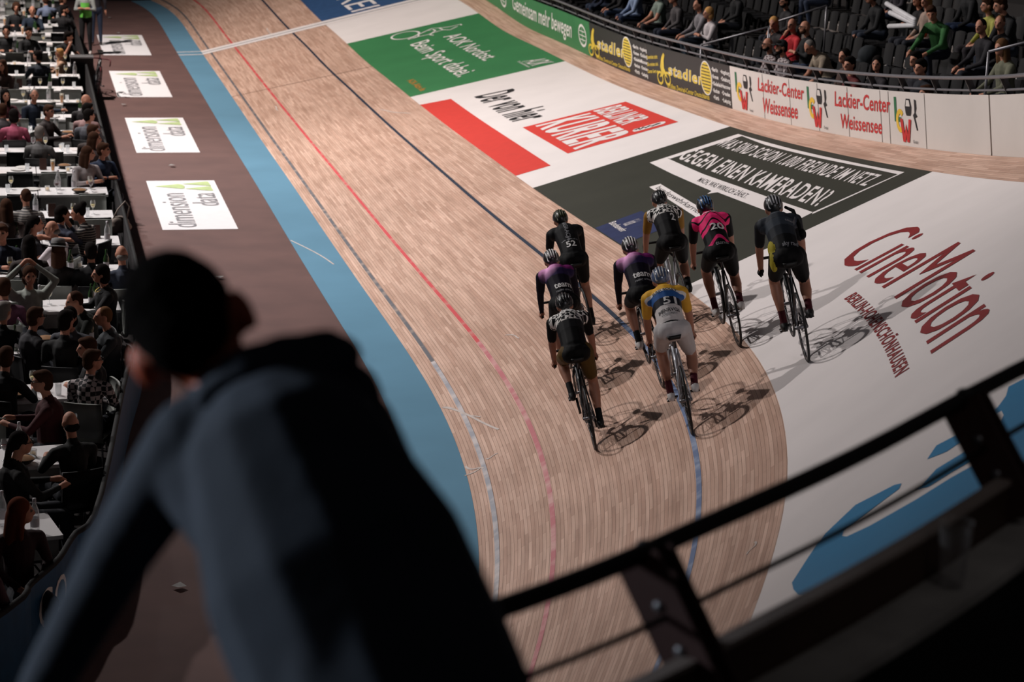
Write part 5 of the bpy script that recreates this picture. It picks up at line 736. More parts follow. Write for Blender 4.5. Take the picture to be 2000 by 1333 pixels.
# ---------------------------------------------------------------- spectators
SP = 1.08
SKN = [mat('skin_a', (172, 120, 98), .6, var=.05), mat('skin_b', (150, 100, 80), .6, var=.05), mat('skin_c', (188, 138, 114), .6, var=.05)]
LIPS = mat('lips', (140, 74, 66), .6); EYE = mat('eye_dark', (52, 36, 30), .5); SOLE = mat('shoe_dark', (34, 30, 28), .6); SOLW = mat('shoe_pale', (196, 190, 186), .6)
HAIRC = {'k': mat('hair_black', (22, 18, 17), .95, spec=.06), 'b': mat('hair_brown', (58, 38, 28), .95, spec=.06), 'l': mat('hair_light_brown', (96, 68, 46), .95, spec=.06), 'y': mat('hair_blond', (176, 132, 82), .95, spec=.06), 'g': mat('hair_grey', (116, 110, 106), .95, spec=.06), 'r': mat('hair_red', (92, 48, 32), .95, spec=.06)}
_c = {}
def cloth(c, pat=None):
    key = (tuple(c), pat)
    if key not in _c:
        m = mat('cloth_%d' % len(_c), c, .85, var=.16, scale=9, bump=.15)
        if pat == 'plaid':
            nt = m.node_tree; N = nt.nodes; L = nt.links; b = N['Principled BSDF']; tc = N['Texture Coordinate']; ck = N.new('ShaderNodeTexChecker'); ck.inputs['Scale'].default_value = 20; ck.inputs['Color1'].default_value = lin((158, 148, 148))+(1,); ck.inputs['Color2'].default_value = lin(c)+(1,); L.new(tc.outputs['Object'], ck.inputs['Vector']); L.new(ck.outputs['Color'], b.inputs['Base Color'])
        if pat == 'stripe':
            nt = m.node_tree; N = nt.nodes; L = nt.links; b = N['Principled BSDF']; tc = N['Texture Coordinate']; w = N.new('ShaderNodeTexWave'); w.bands_direction = 'Z'; w.inputs['Scale'].default_value = 9; r = N.new('ShaderNodeValToRGB'); r.color_ramp.elements[0].position = .6; r.color_ramp.elements[0].color = lin(c)+(1,); r.color_ramp.elements[1].position = .85; r.color_ramp.elements[1].color = lin((150, 144, 138))+(1,); L.new(tc.outputs['Object'], w.inputs['Vector']); L.new(w.outputs['Fac'], r.inputs['Fac']); L.new(r.outputs['Color'], b.inputs['Base Color'])
        _c[key] = m
    return _c[key]
GLF = mat('spectacle_frame', (24, 22, 22), .4); HATM = mat('hat_felt', (104, 102, 102), .9); HATB = mat('hat_band', (36, 34, 34), .9)
def person(label, loc, yaw, top, tro=(30, 32, 40), hair='short', hc='b', pose='sit', arms='lap', turn=0., lean=0., nod=0., short=False, pat=None, extra=(), group=None, skin=0, size=1., shoe=None, roll=0., twist=0.):
    st = pose == 'stand'; hz = .96 if st else .55
    A = lambda *p: np.array(p, float)
    Rl = rotz(twist)@rotx(-lean); pv = A(0, 0, hz)
    B = lambda *p: pv+Rl@A(*p)                     # torso points relative to the pelvis
    nk = B(0, .015, .53); Rh = Rl@rotz(turn-twist)@rotx(nod)@roty(roll) if not st else rotz(turn)@rotx(nod)
    Hd = lambda *p: hc_+Rh@A(*p)
    hc_ = nk+Rl@A(0, .035, .07)+Rh@A(0, .02, .10)
    P = [('e', pv+A(0, -.01, 0), (.175, .13, .13), 2), ('c', B(0, 0, .06), B(0, .01, .25), .135, .13, 1), ('c', B(0, .01, .25), B(0, .0, .38), .135, .15, 1), ('c', B(-.12, 0, .43), B(.12, 0, .43), .075, .075, 1), ('c', B(0, 0, .45), B(0, .01, .52), .08, .06, 1), ('c', B(0, .01, .50), hc_-Rh@A(0, .01, .03), .052, .05, 0)]
    P += [('e', hc_, (.074, .094, .112), 0, Rh), ('e', Hd(0, .038, -.06), (.052, .058, .052), 0, Rh), ('c', Hd(0, .092, .012), Hd(0, .105, -.026), .011, .017, 0), ('e', Hd(0, .072, -.066), (.03, .02, .011), 4, Rh)]
    for x in (1, -1): P += [('e', Hd(x*.075, -.008, -.008), (.013, .022, .032), 0, Rh), ('e', Hd(x*.032, .081, .012), (.017, .015, .011), 5, Rh)]
    tab = {'lap': ((.245, .06, .22), (.07, .29, .06)), 'table': ((.26, .17, .23), (.12, .42, .27)), 'knee': ((.25, .16, .18), (.12, .42, .08)), 'folded': ((.25, .10, .22), (-.06, .25, .26)), 'head': ((.33, .05, .62), (.06, -.03, .84)), 'rail': ((.25, .22, .24), (.16, .52, .20)), 'down': ((.24, .0, .17), (.25, .06, -.05)), 'chest': ((.24, .10, .2), (.09, .30, .34)), 'back': ((.25, .0, .22), (.16, .26, .14))}
    for x in (1, -1):
        spec = arms if isinstance(arms, str) else arms[0 if x == 1 else 1]
        if spec == 'chin': e, h = A(x*.2, .26, .26), A(x*.05, .16, .53)
        elif spec == 'drink': e, h = A(x*.2, .26, .3), A(x*.06, .24, .55)
        elif spec == 'out': e, h = A(x*.36, .15, .38), A(x*.42, .40, .42)
        elif spec == 'hug': e, h = A(x*.30, .26, .44), A(x*.1, .55, .42)
        else: (a1, a2, a3), (b1, b2, b3) = tab[spec]; e, h = A(x*a1, a2, a3), A(x*b1, b2, b3)
        sh = B(x*.185, 0, .425); e = pv+Rl@e; h = pv+Rl@h; mid = sh+(e-sh)*.55; d = (h-e)/np.linalg.norm(h-e)
        P += [('c', sh, mid, .066, .054, 1), ('c', mid, e, .053, .046, 0 if short else 1), ('c', e, e+(h-e)*.85, .043, .03, 0 if short else 1)]
        P += [('c', h-d*.03, h+d*.05, .03, .034, 0), ('c', h+d*.05, h+d*.11+A(0, 0, -.02), .024, .014, 0), ('c', h+d*.02, h+d*.06+A(-x*.03, 0, .02), .016, .013, 0)]
        hp = A(x*.09, .0, hz-.02)
        if st: kn, an = A(x*.10, .02, .52), A(x*.11, -.02, .09)
        else: kn, an = A(x*.13, .44, .53), A(x*.13, .40+.06*x, .09)
        P += [('c', hp, kn, .088, .066, 2), ('c', kn, an, .064, .042, 2), ('c', an+A(0, -.02, -.03), an+A(0, .13, -.05), .042, .036, 3)]
    o = body_obj('person', P, .0135, [SKN[skin], cloth(top, pat), cloth(tro), SOLW if shoe else SOLE, LIPS, EYE], smooth=2)
    tag(o, label, 'person', group)
    hp = None; L = lambda *p: Hd(*p)
    if hair == 'short': hp = [('e', L(0, -.02, .034), (.086, .10, .10), 0, Rh), ('e', L(0, -.048, -.03), (.08, .07, .075), 0, Rh), ('e', L(0, .035, .085), (.07, .066, .036), 0, Rh)]
    elif hair == 'fringe': hp = [('e', L(0, -.05, -.035), (.082, .066, .05), 0, Rh)]
    elif hair == 'crop': hp = [('e', L(0, -.02, .022), (.08, .095, .10), 0, Rh), ('e', L(0, -.05, -.02), (.072, .058, .06), 0, Rh)]
    elif hair == 'bob': hp = [('e', L(0, -.022, .03), (.092, .105, .105), 0, Rh), ('e', L(0, -.045, -.05), (.095, .08, .09), 0, Rh)]
    elif hair == 'long': hp = [('e', L(0, -.022, .03), (.09, .104, .104), 0, Rh), ('c', L(0, -.05, -.03), L(0, -.10, -.26), .09, .07, 0), ('c', L(.06, -.01, -.02), L(.075, -.02, -.22), .04, .03, 0), ('c', L(-.06, -.01, -.02), L(-.075, -.02, -.22), .04, .03, 0)]
    elif hair == 'curly': hp = [('e', L(0, -.03, .035), (.115, .115, .115), 0, Rh)]+[('e', L(.09*math.cos(a), -.05+.04*math.sin(a), -.02+.05*math.sin(2*a)), (.045, .045, .05), 0) for a in np.linspace(0, 2*PI, 8)]
    elif hair == 'bun': hp = [('e', L(0, -.022, .03), (.088, .102, .103), 0, Rh), ('e', L(0, -.09, .11), (.055, .055, .055), 0)]
    elif hair == 'tail': hp = [('e', L(0, -.022, .028), (.087, .102, .103), 0, Rh), ('c', L(0, -.10, .0), L(0, -.15, -.2), .04, .03, 0)]
    if hp: body_obj('hair', hp, .016, [HAIRC[hc]], o, smooth=2)
    for x in extra:
        if x == 'beard': body_obj('beard', [('e', L(0, .045, -.083), (.058, .05, .042), 0, Rh), ('e', L(.05, .02, -.05), (.02, .035, .05), 0, Rh), ('e', L(-.05, .02, -.05), (.02, .035, .05), 0, Rh)], .014, [HAIRC['k' if hc == 'k' else 'b']], o, smooth=1)
        if x == 'glasses':
            g = M()
            for s_ in (1, -1):
                g.tube([L(s_*.034+.026*math.cos(a), .104, .012+.02*math.sin(a)) for a in np.linspace(0, 2*PI, 13)[:-1]], .004, 5, closed=True); g.tube([L(s_*.06, .102, .014), L(s_*.079, .0, .012)], .004, 5)
            g.tube([L(-.01, .106, .014), L(.01, .106, .014)], .004, 5); g.build('glasses', GLF, o)
        if x == 'hat':
            g = M(); R = Rh@rotx(-.25); g.add(np.array([(r*math.cos(a), r*1.12*math.sin(a), z) for r, z in ((.17, .0), (.1, .012), (.096, .06), (.088, .105), (.05, .118), (.0, .112)) for a in np.linspace(0, 2*PI, 21)[:-1]])@R.T+L(0, -.02, .06), [(i*20+j, i*20+(j+1) % 20, (i+1)*20+(j+1) % 20, (i+1)*20+j) for i in range(5) for j in range(20)], 0)
            ht = g.build('hat', HATM, o); g = M(); g.add(np.array([(r*math.cos(a), r*1.12*math.sin(a), z) for r, z in ((.101, .014), (.099, .045)) for a in np.linspace(0, 2*PI, 21)[:-1]])@R.T+L(0, -.02, .06), [(j, (j+1) % 20, 20+(j+1) % 20, 20+j) for j in range(20)]); g.build('hat_band', HATB, ht)
        if x == 'cap':
            g = M(); g.add(np.array([(.088*math.sin(a)*math.cos(b_), .104*math.sin(a)*math.sin(b_), .1*math.cos(a)) for a in np.linspace(.02, PI*.5, 6) for b_ in np.linspace(0, 2*PI, 19)[:-1]])@Rh.T+L(0, -.012, .035), [(i*18+j, (i+1)*18+j, (i+1)*18+(j+1) % 18, i*18+(j+1) % 18) for i in range(5) for j in range(18)])
            g.box(L(0, .125, .04), (.12, .08, .012), 0, Rh); g.build('cap', cloth((30, 30, 32)), o)
        if x == 'vest':
            g = M(); g.add([tuple(B(sx*.155*math.cos(a), .165*math.sin(a), z)) for z in (.02, .2, .4) for sx in (1,) for a in np.linspace(0, 2*PI, 17)[:-1]], [(i*16+j, i*16+(j+1) % 16, (i+1)*16+(j+1) % 16, (i+1)*16+j) for i in range(2) for j in range(16) if 2 <= j <= 5 or i == 0 and j in (0, 1, 6, 7, 8, 9, 10, 11, 12, 13, 14, 15)]); g.build('vest', mat('vest_green', (96, 176, 70), .7), o)
        if x == 'scarf': M().torus((0, 0, 0), .085, .03, 'z', 20, 8).build('scarf', cloth((78, 22, 28)), o).location = tuple(nk)
        if x == 'watch': pass
        if x == 'necklace': M().tube([nk+Rl@A(.075*math.sin(a), .075+.05*math.cos(a), -.03-.03*math.cos(a)) for a in np.linspace(-1.9, 1.9, 12)], .005, 5).build('necklace', mat('gold', (190, 160, 90), .3, .8), o)
        if x == 'strap': M().tube([B(.13, .10, .46), B(.02, .165, .3), B(-.14, .1, .1)], .016, 6).build('bag_strap', cloth((24, 24, 25)), o)
        if x == 'patch': M().ell(B(.2, .09, .33), (.05, .045, .06)).build('sleeve_badge', mat('badge_orange', (226, 84, 36), .6), o)
    o.location = tuple(loc); o.rotation_euler = (0, 0, yaw); o.scale = (SP*size,)*3
    return o
DG = PI/180
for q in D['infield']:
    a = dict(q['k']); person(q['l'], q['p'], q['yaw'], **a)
for q in D['stand']:
    a = dict(q['k']); s, k_ = q['s'], q['row']; p = OUT(s, U0+RUN*k_+.50+q.get('du', 0), zrow(k_)-.0+q.get('dz', 0)); nn = at(s)[1]
    person(q['l'], p, math.atan2(nn[0], -nn[1])+q.get('yaw', 0), **a)
for q in D['sticks']:
    a = OUT(*q[0]); b_ = OUT(*q[1]); o = M().cap(a, b_, .045, .045, n=12).build('clapper_stick', mat('stick_white', (196, 194, 196), .35)); tag(o, 'inflated white clapper stick held by the spectator in the green jacket', 'clapper stick', 'clapper sticks')

# ---------------------------------------------------------------- infield tables, chairs and what stands on them
TW = mat('table_white', (232, 228, 228), .25, var=.02, spec=.6); TE = mat('table_edge', (150, 148, 146), .5); TL = mat('table_leg', (120, 120, 122), .4, .5)
TZ = .78; TD = .72; TWD = 1.2
def table_proto():
    r = empty('banquet_table'); g = M(); g.box((0, 0, TZ-.02), (TWD-.015, TD, .04)); g.build('tabletop', TW, r, False)
    for y in (-1, 1): M().box((0, y*(TD/2-.03), TZ-.14), (TWD-.1, .02, .20)).build('apron_panel', TE, r, False)
    for x in (-1, 1): M().box((x*(TWD/2-.12), 0, .38), (.05, .12, .72)).box((x*(TWD/2-.12), 0, .02), (.06, .6, .04)).build('leg', TL, r, False)
    return r
tp = None
for i, (x, y, rz) in enumerate(D['tables']):
    o = tp if tp else None
    if tp is None: tp = o = table_proto()
    else: o = dup(tp)
    o.location = (x, y, 0); o.rotation_euler = (0, 0, rz); tag(o, 'white banquet table in the rows of the infield hospitality area', 'table', 'white banquet tables in rows')
CHG = mat('chair_grey', (134, 136, 132), .5); CHK = mat('chair_black', (26, 26, 28), .5); CHL = mat('chair_chrome', (150, 150, 154), .25, .8)
def chair_proto(m):
    r = empty('banquet_chair'); M().box((0, .02, .455), (.44, .42, .05)).build('seat', m, r, False)
    g = M(); g.add([((i-3)*.075, -.2-.04*j/4-.03*(1-(abs(i-3)/3)**2), .50+.105*j) for i in range(7) for j in range(5)], [(i*5+j, (i+1)*5+j, (i+1)*5+j+1, i*5+j+1) for i in range(6) for j in range(4)]); v = list(g.v); g.add([(a, b-.03, c) for a, b, c in v], [f[::-1] for f in g.f])
    rim = [i*5 for i in range(7)]+[30+j for j in range(1, 5)]+[(5-i)*5+4 for i in range(6)]+[3, 2, 1]; g.f += [(rim[i-1], rim[i], rim[i]+35, rim[i-1]+35) for i in range(len(rim))]; g.mi += [0]*len(rim); g.build('backrest', m, r)
    for x in (-1, 1):
        for y in (-1, 1): M().tube([(x*.19, .02+y*.17, .44), (x*.21, .02+y*.21, 0)], .013, 8).build('leg', CHL, r)
    return r
cps = {}
for x, y, rz, kk in D['chairs']:
    m = CHK if kk else CHG
    if kk not in cps: cps[kk] = o = chair_proto(m)
    else: o = dup(cps[kk])
    o.location = (x, y, 0); o.rotation_euler = (0, 0, rz); tag(o, ('black' if kk else 'grey')+' banquet chair drawn up to the white infield tables', 'chair', ('black' if kk else 'grey')+' banquet chairs at the infield tables')
GL = glassy('clear_glass', (225, 228, 230), .16); BEER = mat('beer', (206, 138, 40), .2, var=.05, spec=.6); WINE = mat('red_wine', (70, 16, 22), .15, spec=.6); WHW = mat('white_wine', (196, 178, 104), .2, spec=.6); LAB = mat('bottle_label', (176, 172, 176), .5); GRN = glassy('green_glass', (40, 66, 34), .7); PORC = mat('porcelain', (206, 202, 198), .3); FOOD = mat('snack', (128, 92, 60), .8); PAPER = mat('menu_paper', (198, 190, 188), .6); FOAM = mat('foam', (228, 218, 196), .8)
def proto(kind):
    if kind == 'wine_glass':
        o = M().lathe([(.0, 0), (.036, 0), (.034, .004), (.005, .01), (.004, .09), (.02, .105), (.038, .14), (.04, .17), (.032, .215)], n=12).build(kind, GL); M().lathe([(0, .107), (.02, .108), (.036, .14), (.037, .15), (0, .15)], n=12).build('wine', WHW, o)
    elif kind == 'red_wine_glass':
        o = M().lathe([(.0, 0), (.036, 0), (.034, .004), (.005, .01), (.004, .09), (.02, .105), (.042, .14), (.043, .17), (.034, .215)], n=12).build(kind, GL); M().lathe([(0, .107), (.02, .108), (.039, .14), (.04, .155), (0, .155)], n=12).build('wine', WINE, o)
    elif kind == 'beer_glass':
        o = M().lathe([(0, 0), (.03, 0), (.028, .02), (.036, .12), (.04, .2), (.037, .21)], n=12).build(kind, GL); M().lathe([(0, .012), (.026, .02), (.033, .12), (.036, .16), (0, .16)], n=12).build('beer', BEER, o); M().lathe([(0, .16), (.036, .16), (.037, .19), (0, .192)], n=12).build('foam', FOAM, o)
    elif kind == 'tumbler': o = M().lathe([(0, 0), (.032, 0), (.036, .13), (.034, .13), (.03, .01), (0, .01)], n=12).build(kind, GL)
    elif kind == 'water_bottle':
        o = M().lathe([(0, 0), (.04, 0), (.041, .01), (.041, .19), (.034, .22), (.016, .27), (.0145, .31), (.0145, .315), (0, .315)], n=14).build(kind, GL); M().lathe([(.0415, .06), (.0415, .14)], n=14).build('label', LAB, o); M().lathe([(.0165, .29), (.0165, .32), (0, .32)], n=12).build('bottle_cap', LAB, o)
    elif kind == 'wine_bottle':
        o = M().lathe([(0, 0), (.037, 0), (.038, .01), (.038, .19), (.03, .215), (.015, .25), (.014, .31), (0, .31)], n=14).build(kind, GRN); M().lathe([(.0385, .05), (.0385, .14)], n=14).build('label', LAB, o)
    elif kind == 'snack_bowl':
        o = M().lathe([(0, .0), (.06, 0), (.12, .05), (.125, .06), (.115, .055), (.06, .012), (0, .012)], n=20).build(kind, mat('bowl_dark', (44, 42, 42), .4)); M().lathe([(.11, .045), (.08, .065), (0, .075)], n=14).build('snacks', FOOD, o)
    elif kind == 'plate': o = M().lathe([(0, .004), (.08, .004), (.13, .018), (.13, .022), (.08, .01), (0, .01)], n=22).build(kind, PORC)
    elif kind == 'menu_card': o = M().box((0, 0, .004), (.21, .30, .006)).build(kind, PAPER, smooth=False)
    elif kind == 'menu_stand': g = M(); g.bar((0, .04, 0), (0, 0, .19), .11, .008); g.bar((0, -.04, 0), (0, 0, .19), .11, .008); o = g.build(kind, mat('menu_board', (62, 40, 34), .6), smooth=False)
    elif kind == 'candle_glass': o = M().lathe([(0, 0), (.035, 0), (.04, .08), (.037, .08), (.032, .008), (0, .008)], n=12).build(kind, GL); M().lathe([(0, .01), (.03, .012), (.03, .05), (0, .05)], n=10).build('candle', mat('wax', (230, 190, 120), .6), o)
    return o
CATS = {'wine_glass': ('wine glass', 'white wine in a stemmed glass on a white infield table'), 'red_wine_glass': ('wine glass', 'red wine in a stemmed glass on a white infield table'), 'beer_glass': ('beer glass', 'tall glass of beer on a white infield table'), 'tumbler': ('glass', 'empty clear tumbler on a white infield table'), 'water_bottle': ('bottle', 'clear water bottle with a pale label on a white infield table'), 'wine_bottle': ('bottle', 'dark green wine bottle on a white infield table'), 'snack_bowl': ('bowl', 'dark bowl of snacks on a white infield table'), 'plate': ('plate', 'pale round plate on a white infield table'), 'menu_card': ('menu', 'printed card lying flat on a white infield table'), 'menu_stand': ('menu stand', 'small brown menu stand on a white infield table'), 'candle_glass': ('candle', 'small lit-coloured candle glass on a white infield table')}
pp = {}
for kind, x, y in D['items']:
    if kind not in pp: pp[kind] = o = proto(kind)
    else: o = dup(pp[kind])
    o.location = (x, y, TZ+.001); o.rotation_euler = (0, 0, rnd.random()*.6); o.scale = (1.1,)*3; tag(o, CATS[kind][1], CATS[kind][0], CATS[kind][0]+' on the infield tables'+(' (red)' if kind[:3] == 'red' else ''))

# ---------------------------------------------------------------- fence round the infield, black case, bag, leaning bicycle, scraps
FH = .85
fpts = fe; V = []; F = []
for i, p in enumerate(fpts):
    t = fpts[min(i+1, len(fpts)-1)]-fpts[max(i-1, 0)]; t /= np.linalg.norm(t); n_ = np.array([t[1], -t[0]])   # towards the track
    for a, z in ((.02, 0), (.02, FH-.04), (-.02, FH-.04), (-.02, 0)): V.append((p[0]+n_[0]*a, p[1]+n_[1]*a, z))
for i in range(len(fpts)-1):
    for j in range(3): a = 4*i+j; F.append((a, a+4, a+5, a+1))
fo = mesh_obj('infield_fence', V, F, mat('fence_blue', (26, 74, 108), .6)); tag(fo, 'low fence with dark blue banner running round the infield edge', 'fence')
pts3 = [np.array([p[0], p[1], FH-.03]) for p in fpts]; M().tube(pts3, .03, 8).build('top_rim', mat('fence_rim', (14, 13, 14), .8), fo)
V = [];
mi = mat('fence_back', (40, 36, 38), .8)
for i, p in enumerate(fpts):
    t = fpts[min(i+1, len(fpts)-1)]-fpts[max(i-1, 0)]; t /= np.linalg.norm(t); n_ = np.array([t[1], -t[0]])
    for z in (0.0, FH-.05): V.append((p[0]-n_[0]*.026, p[1]-n_[1]*.026, z))
mesh_obj('inner_lining', V, [(2*i, 2*i+1, 2*i+3, 2*i+2) for i in range(len(fpts)-1)], mi, fo)
fl = np.concatenate([[0], np.cumsum([np.linalg.norm(fpts[i+1]-fpts[i]) for i in range(len(fpts)-1)])])
def FN(a, h, off=0.):
    x = np.interp(a, fl, [p[0] for p in fpts]); y = np.interp(a, fl, [p[1] for p in fpts]); x2 = np.interp(a+.05, fl, [p[0] for p in fpts]); y2 = np.interp(a+.05, fl, [p[1] for p in fpts]); t = np.array([x2-x, y2-y]); t /= np.linalg.norm(t)+1e-9
    return np.array([x+t[1]*(.02+off), y-t[0]*(.02+off), h])
text_on('lettering', 'CO', [(D['fc'], .30), (D['fc']+.75, .30), (D['fc'], .66)], FN, FROST, fo, off=.006)
q = D['case']; o = empty('equipment_case', (q[0], q[1], 0)); M().box((0, 0, .5), (.55, .5, .98)).build('case_body', mat('case_black', (28, 24, 25), .5), o, False); M().box((0, 0, 1.0), (.57, .52, .03)).build('case_lid', mat('case_lid', (150, 148, 150), .3, .6), o, False); tag(o, 'tall black equipment case with shiny lid behind the leaning bicycle', 'case')
RB = mat('tape_wine', (88, 26, 34), .6)
b = dup(protos[FRB.name]); b.name = 'racing_bicycle'; q = D['pbike']; mt = Matrix.Translation((q[0], q[1], .005))@Matrix.Rotation(q[2], 4, 'Z')@Matrix.Rotation(q[3], 4, 'Y')@Matrix.Scale(1.08, 4); b.matrix_world = mt; tag(b, 'racing bicycle with dark red bar tape leaning against the infield fence', 'bicycle')
for c in b.children:
    if c.name.startswith('handlebar') or c.name.startswith('front_wheel'): c.data = c.data.copy(); c.data.materials[0] = RB
q = D['bag']; BAGM = mat('bag_taupe', (126, 114, 106), .7, bump=.3)
o = body_obj('handbag', [('e', (0, 0, .14), (.20, .09, .15), 0), ('e', (.05, .01, .08), (.2, .10, .09), 0), ('e', (-.1, 0, .1), (.12, .09, .1), 0)], .02, [BAGM]); o.location = q; o.rotation_euler = (0, 0, .5); tag(o, 'slouchy taupe handbag hung at the table end by the fence', 'bag')
M().tube([(-.12, 0, .24), (-.02, 0, .40), (.12, 0, .52), (.20, 0, .42), (.15, 0, .24)], .012, 6).build('handle', BAGM, o)
for i, (x, y) in enumerate(D['scraps']):
    o = mesh_obj('paper_scrap', [(-.05, -.06, .0), (.06, -.05, .012), (.05, .06, .0), (-.06, .05, .015)], [(0, 1, 2, 3)], LIT); o.location = (x, y, .012); o.rotation_euler = (0, 0, i*1.3); tag(o, 'small white paper scrap lying on the brown apron', 'litter', 'paper scraps on the apron')
# ---------------------------------------------------------------- near railing, ledge, cup and the man leaning over it
nb = [np.array(p) for p in D['near']]              # plan line of the near railing
def curve_at(t):
    i = int(min(max(math.floor(t), 0), len(nb)-2)); f = t-i; p0 = nb[max(i-1, 0)]; p1 = nb[i]; p2 = nb[i+1]; p3 = nb[min(i+2, len(nb)-1)]
    p = .5*((2*p1)+(-p0+p2)*f+(2*p0-5*p1+4*p2-p3)*f*f+(-p0+3*p1-3*p2+p3)*f**3); d = .5*((-p0+p2)+2*(2*p0-5*p1+4*p2-p3)*f+3*(-p0+3*p1-3*p2+p3)*f*f); d /= np.linalg.norm(d)
    return p, d
def NR(t, out=0., z=0.):                           # point outward of the rail line at height z
    p, d = curve_at(t); n = np.array([d[1], -d[0]]); p = p+n*out; return np.array([p[0], p[1], z])
RZ = D['rz']; TT = np.linspace(0, len(nb)-1, 60)
NRAIL = mat('rail_dark', (26, 21, 21), .45, .2); NPOST = mat('post_dark', (66, 44, 42), .55); 
rr = empty('near_railing', tuple(NR(3, 0, RZ))); tag(rr, 'dark steel railing crossing the lower right corner in front of the man', 'railing')
kid(M().tube([NR(t, 0, RZ) for t in TT], .0275, 12).build('top_rail', NRAIL), rr)
for f in (.42, .72): kid(M().tube([NR(t, .23*f, RZ-.35*f) for t in TT], .0095, 8).build('thin_rail', NRAIL), rr)
for t in D['nposts']:
    a = NR(t, -.005, RZ-.01); b_ = NR(t, .235, RZ-.36); _, d = curve_at(t); dd = (d[0], d[1], 0); g = M(); nrm = np.cross(b_-a, dd); nrm /= np.linalg.norm(nrm)
    for s_ in (-1, 1): o_ = np.array(dd)*s_*.034; g.bar(a+o_, b_+o_, .145, .012, up=dd)
    p = kid(g.build('post', NPOST, smooth=False), rr)
    for f in (.32, .62):
        c = a+(b_-a)*f; kid(M().tube([c-np.array(dd)*.045, c+np.array(dd)*.045], .015, 8).build('bolt', STEEL), rr)
    kid(M().ell(a+Z*.022, (.028, .028, .02)).build('clamp', STEELD), rr)
def ribbon(prof, name, m, closed=True):
    V = [NR(t, u, z) for t in TT for u, z in prof]; n = len(prof); F = [(i*n+j, i*n+(j+1) % n, (i+1)*n+(j+1) % n, (i+1)*n+j) for i in range(len(TT)-1) for j in range(n if closed else n-1)]
    if closed: F += [tuple(range(n))[::-1], tuple((len(TT)-1)*n+j for j in range(n))]
    return mesh_obj(name, V, F, m)
bt = RZ-.25
o = ribbon([(.155, bt-.95), (.155, bt), (.19, bt), (.19, bt-.95)], 'barrier_board', mat('board_brown', (62, 44, 36), .6)); tag(o, 'dark brown barrier board under the near railing', 'advert board')
g = ribbon([(.148, bt-.004), (.148, bt+.012), (.197, bt+.012), (.197, bt-.004)], 'top_edge', mat('board_edge', (150, 136, 130), .5)); g.parent = o
lz = D['lz']; struct(ribbon([(.197, lz-.03), (.197, lz), (.37, lz), (.37, lz-.03)], 'floor_ledge', mat('ledge_grey', (150, 145, 142), .7, var=.3, scale=3)))
GBK = mat('gallery_black', (10, 9, 9), .9); struct(ribbon([(.2, lz-.6), (.2, lz-.03), (.362, lz-.03), (.362, lz-.6)], 'wall_gallery', GBK)); struct(ribbon([(.37, lz-.6), (.37, lz-.45), (4.5, lz-.45), (4.5, lz-.6)], 'floor_gallery', mat('gallery_black', (10, 9, 9), .9)))
c = D['cup']; g = M(); g.lathe([(0, 0), (.038, 0), (.036, .008), (.040, .10), (.052, .205), (.055, .207), (.051, .2), (.037, .012), (0, .012)], n=24); o = g.build('plastic_cup', glassy('cup_plastic', (200, 196, 196), .03)); o.location = c; tag(o, 'clear plastic cup standing on the grey ledge', 'cup')
# the man
HOOD = mat('hoodie_slate', (50, 56, 67), .9, var=.18, scale=5, bump=.3); HMAN = mat('hair_near', (13, 10, 9), 1., spec=.02, var=.25, scale=40, bump=.4); JEAN = mat('jeans_near', (30, 34, 44), .9); EARM = mat('skin_near', (186, 92, 62), .55, var=.06); EARM.node_tree.nodes['Principled BSDF'].inputs['Subsurface Weight'].default_value = .6; EARM.node_tree.nodes['Principled BSDF'].inputs['Subsurface Scale'].default_value = .03  # near skin tinted reddish to stand in for light shining through the ears
m_ = {k_: np.array(v) for k_, v in D['man'].items()}
hR = np.array(D['manR'])
P = [('c', m_['pelvis'], m_['waist'], .245, .245, 1), ('c', m_['waist'], m_['mid'], .245, .242, 1), ('c', m_['mid'], m_['chest'], .242, .20, 1), ('c', m_['yoke'][0], m_['yoke'][1], .09, .088, 1), ('c', m_['chest'], m_['neck'], .15, .09, 1), ('c', m_['neck'], m_['head'], .062, .06, 0), ('c', m_['pit'][0], m_['pit'][1], .10, .11, 1)]
P += [('e', m_['head'], (.092, .114, .13), 0, hR), ('e', m_['head']+hR@np.array([0, .06, -.07]), (.06, .065, .06), 0, hR), ('c', m_['head']+hR@np.array([0, .11, .0]), m_['head']+hR@np.array([0, .128, -.03]), .014, .02, 0)]
for x in (1, -1): P += [('e', m_['head']+hR@np.array([x*.108, -.002, -.03]), (.02, .034, .05), 0, hR)]
for sd in (0, 1):
    J = lambda part: m_[part][sd]
    P += [('c', J('shoulder'), J('elbow'), .083, .066, 1), ('c', J('elbow'), J('wrist')*.85+J('elbow')*.15, .066, .052, 1), ('c', J('wrist')*.85+J('elbow')*.15, J('wrist'), .036, .031, 0)]
    w = J('wrist'); h = J('hand'); d = (h-w)/np.linalg.norm(h-w); tn = m_['tan']; P += [('c', w, h, .03, .042, 0), ('c', h-tn*.035, h+tn*.035, .034, .034, 0)]
    for i in range(4):
        b0 = h+tn*(-.042+.028*i)+d*.03; fw_ = m_['fold']; P += [('c', b0, b0+fw_*.045+d*.01, .0125, .0115, 0), ('c', b0+fw_*.045+d*.01, b0+fw_*.05-Z*.04, .0115, .0105, 0)]
    P += [('c', h-tn*.03, h-tn*.075-Z*.01, .0135, .012, 0)]
    P += [('c', m_['pelvis'], J('knee'), .125, .09, 2), ('c', J('knee'), J('ankle'), .085, .06, 2), ('c', J('ankle')-Z*.03, J('ankle')+m_['fold']*.16-Z*.05, .05, .045, 3)]
man = body_obj('person', P, .0125, [EARM, HOOD, JEAN, SOLE], smooth=4); tag(man, 'man seen from behind in a slate grey hoodie leaning over the railing', 'person')
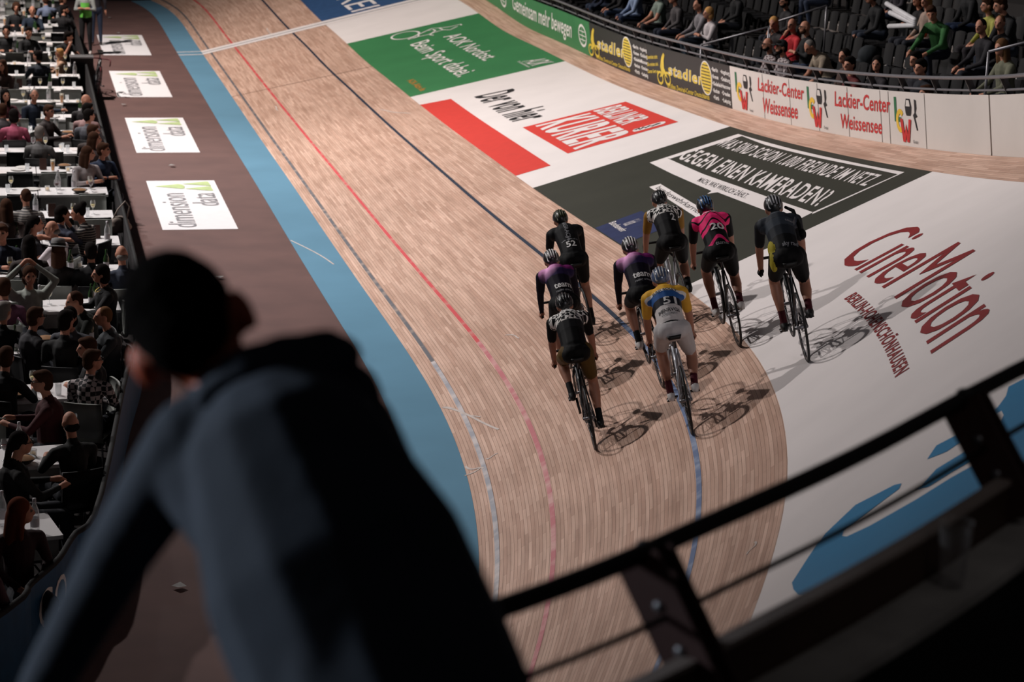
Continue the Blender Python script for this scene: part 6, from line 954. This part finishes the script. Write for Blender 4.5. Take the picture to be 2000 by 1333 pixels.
body_obj('hair', [('e', m_['head']+hR@np.array([0, -.018, .03]), (.107, .124, .122), 0, hR), ('e', m_['head']+hR@np.array([0, -.05, -.03]), (.088, .082, .10), 0, hR)], .012, [HMAN], man, smooth=2)
hd = m_['hood']; u_ = m_['across']
body_obj('hood', [('c', hd-u_*.09, hd+u_*.05, .05, .045, 0), ('e', hd+u_*.075-Z*.012, (.045, .05, .038), 0), ('e', hd-u_*.02+Z*.012, (.06, .055, .038), 0), ('c', hd-u_*.09, hd-u_*.17-Z*.03, .042, .03, 0), ('c', hd-Z*.05, hd-Z*.15+u_*.01, .085, .05, 0), ('c', hd+u_*.03-Z*.03, hd+u_*.10-Z*.10, .05, .035, 0)], .012, [HOOD], man, smooth=3)

# ---------------------------------------------------------------- light and camera
w = bpy.data.worlds.new('hall'); sc.world = w; w.use_nodes = True; w.node_tree.nodes['Background'].inputs[0].default_value = (.9, .85, .9, 1); w.node_tree.nodes['Background'].inputs[1].default_value = D['amb']
def spot(name, loc, tgt, power, angle, blend, size, c=(1, .95, .92)):
    l = bpy.data.lights.new(name, 'SPOT'); l.energy = power; l.spot_size = math.radians(angle); l.spot_blend = blend; l.shadow_soft_size = size; l.color = c
    o = link(bpy.data.objects.new(name, l)); o.location = loc; o.rotation_euler = (Vector(tgt)-Vector(loc)).to_track_quat('-Z', 'Y').to_euler(); return o
for q in D['lights']: spot(*q)
cd = bpy.data.cameras.new('camera'); cam = link(bpy.data.objects.new('camera', cd)); sc.camera = cam
cd.sensor_width = 36; cd.lens = 36*D['f']/2000; cd.clip_end = 300; cd.clip_start = .1
R = D['cam']; cam.matrix_world = Matrix(((R[0][0], -R[1][0], -R[2][0], 0), (R[0][1], -R[1][1], -R[2][1], 0), (R[0][2], -R[1][2], -R[2][2], D['H']), (0, 0, 0, 1)))
cd.dof.use_dof = True; cd.dof.focus_distance = 24.5; cd.dof.aperture_fstop = 2.6
sc.view_settings.view_transform = 'Standard'; sc.view_settings.look = 'None'; sc.view_settings.exposure = D['expo']; sc.view_settings.gamma = 1
sc.cycles.use_denoising = True; sc.cycles.max_bounces = 5; sc.cycles.transparent_max_bounces = 12; sc.cycles.caustics_reflective = False; sc.cycles.caustics_refractive = False; sc.cycles.sample_clamp_indirect = 4
for o in [x for x in bpy.data.meshes if x.users == 0]: bpy.data.meshes.remove(o)
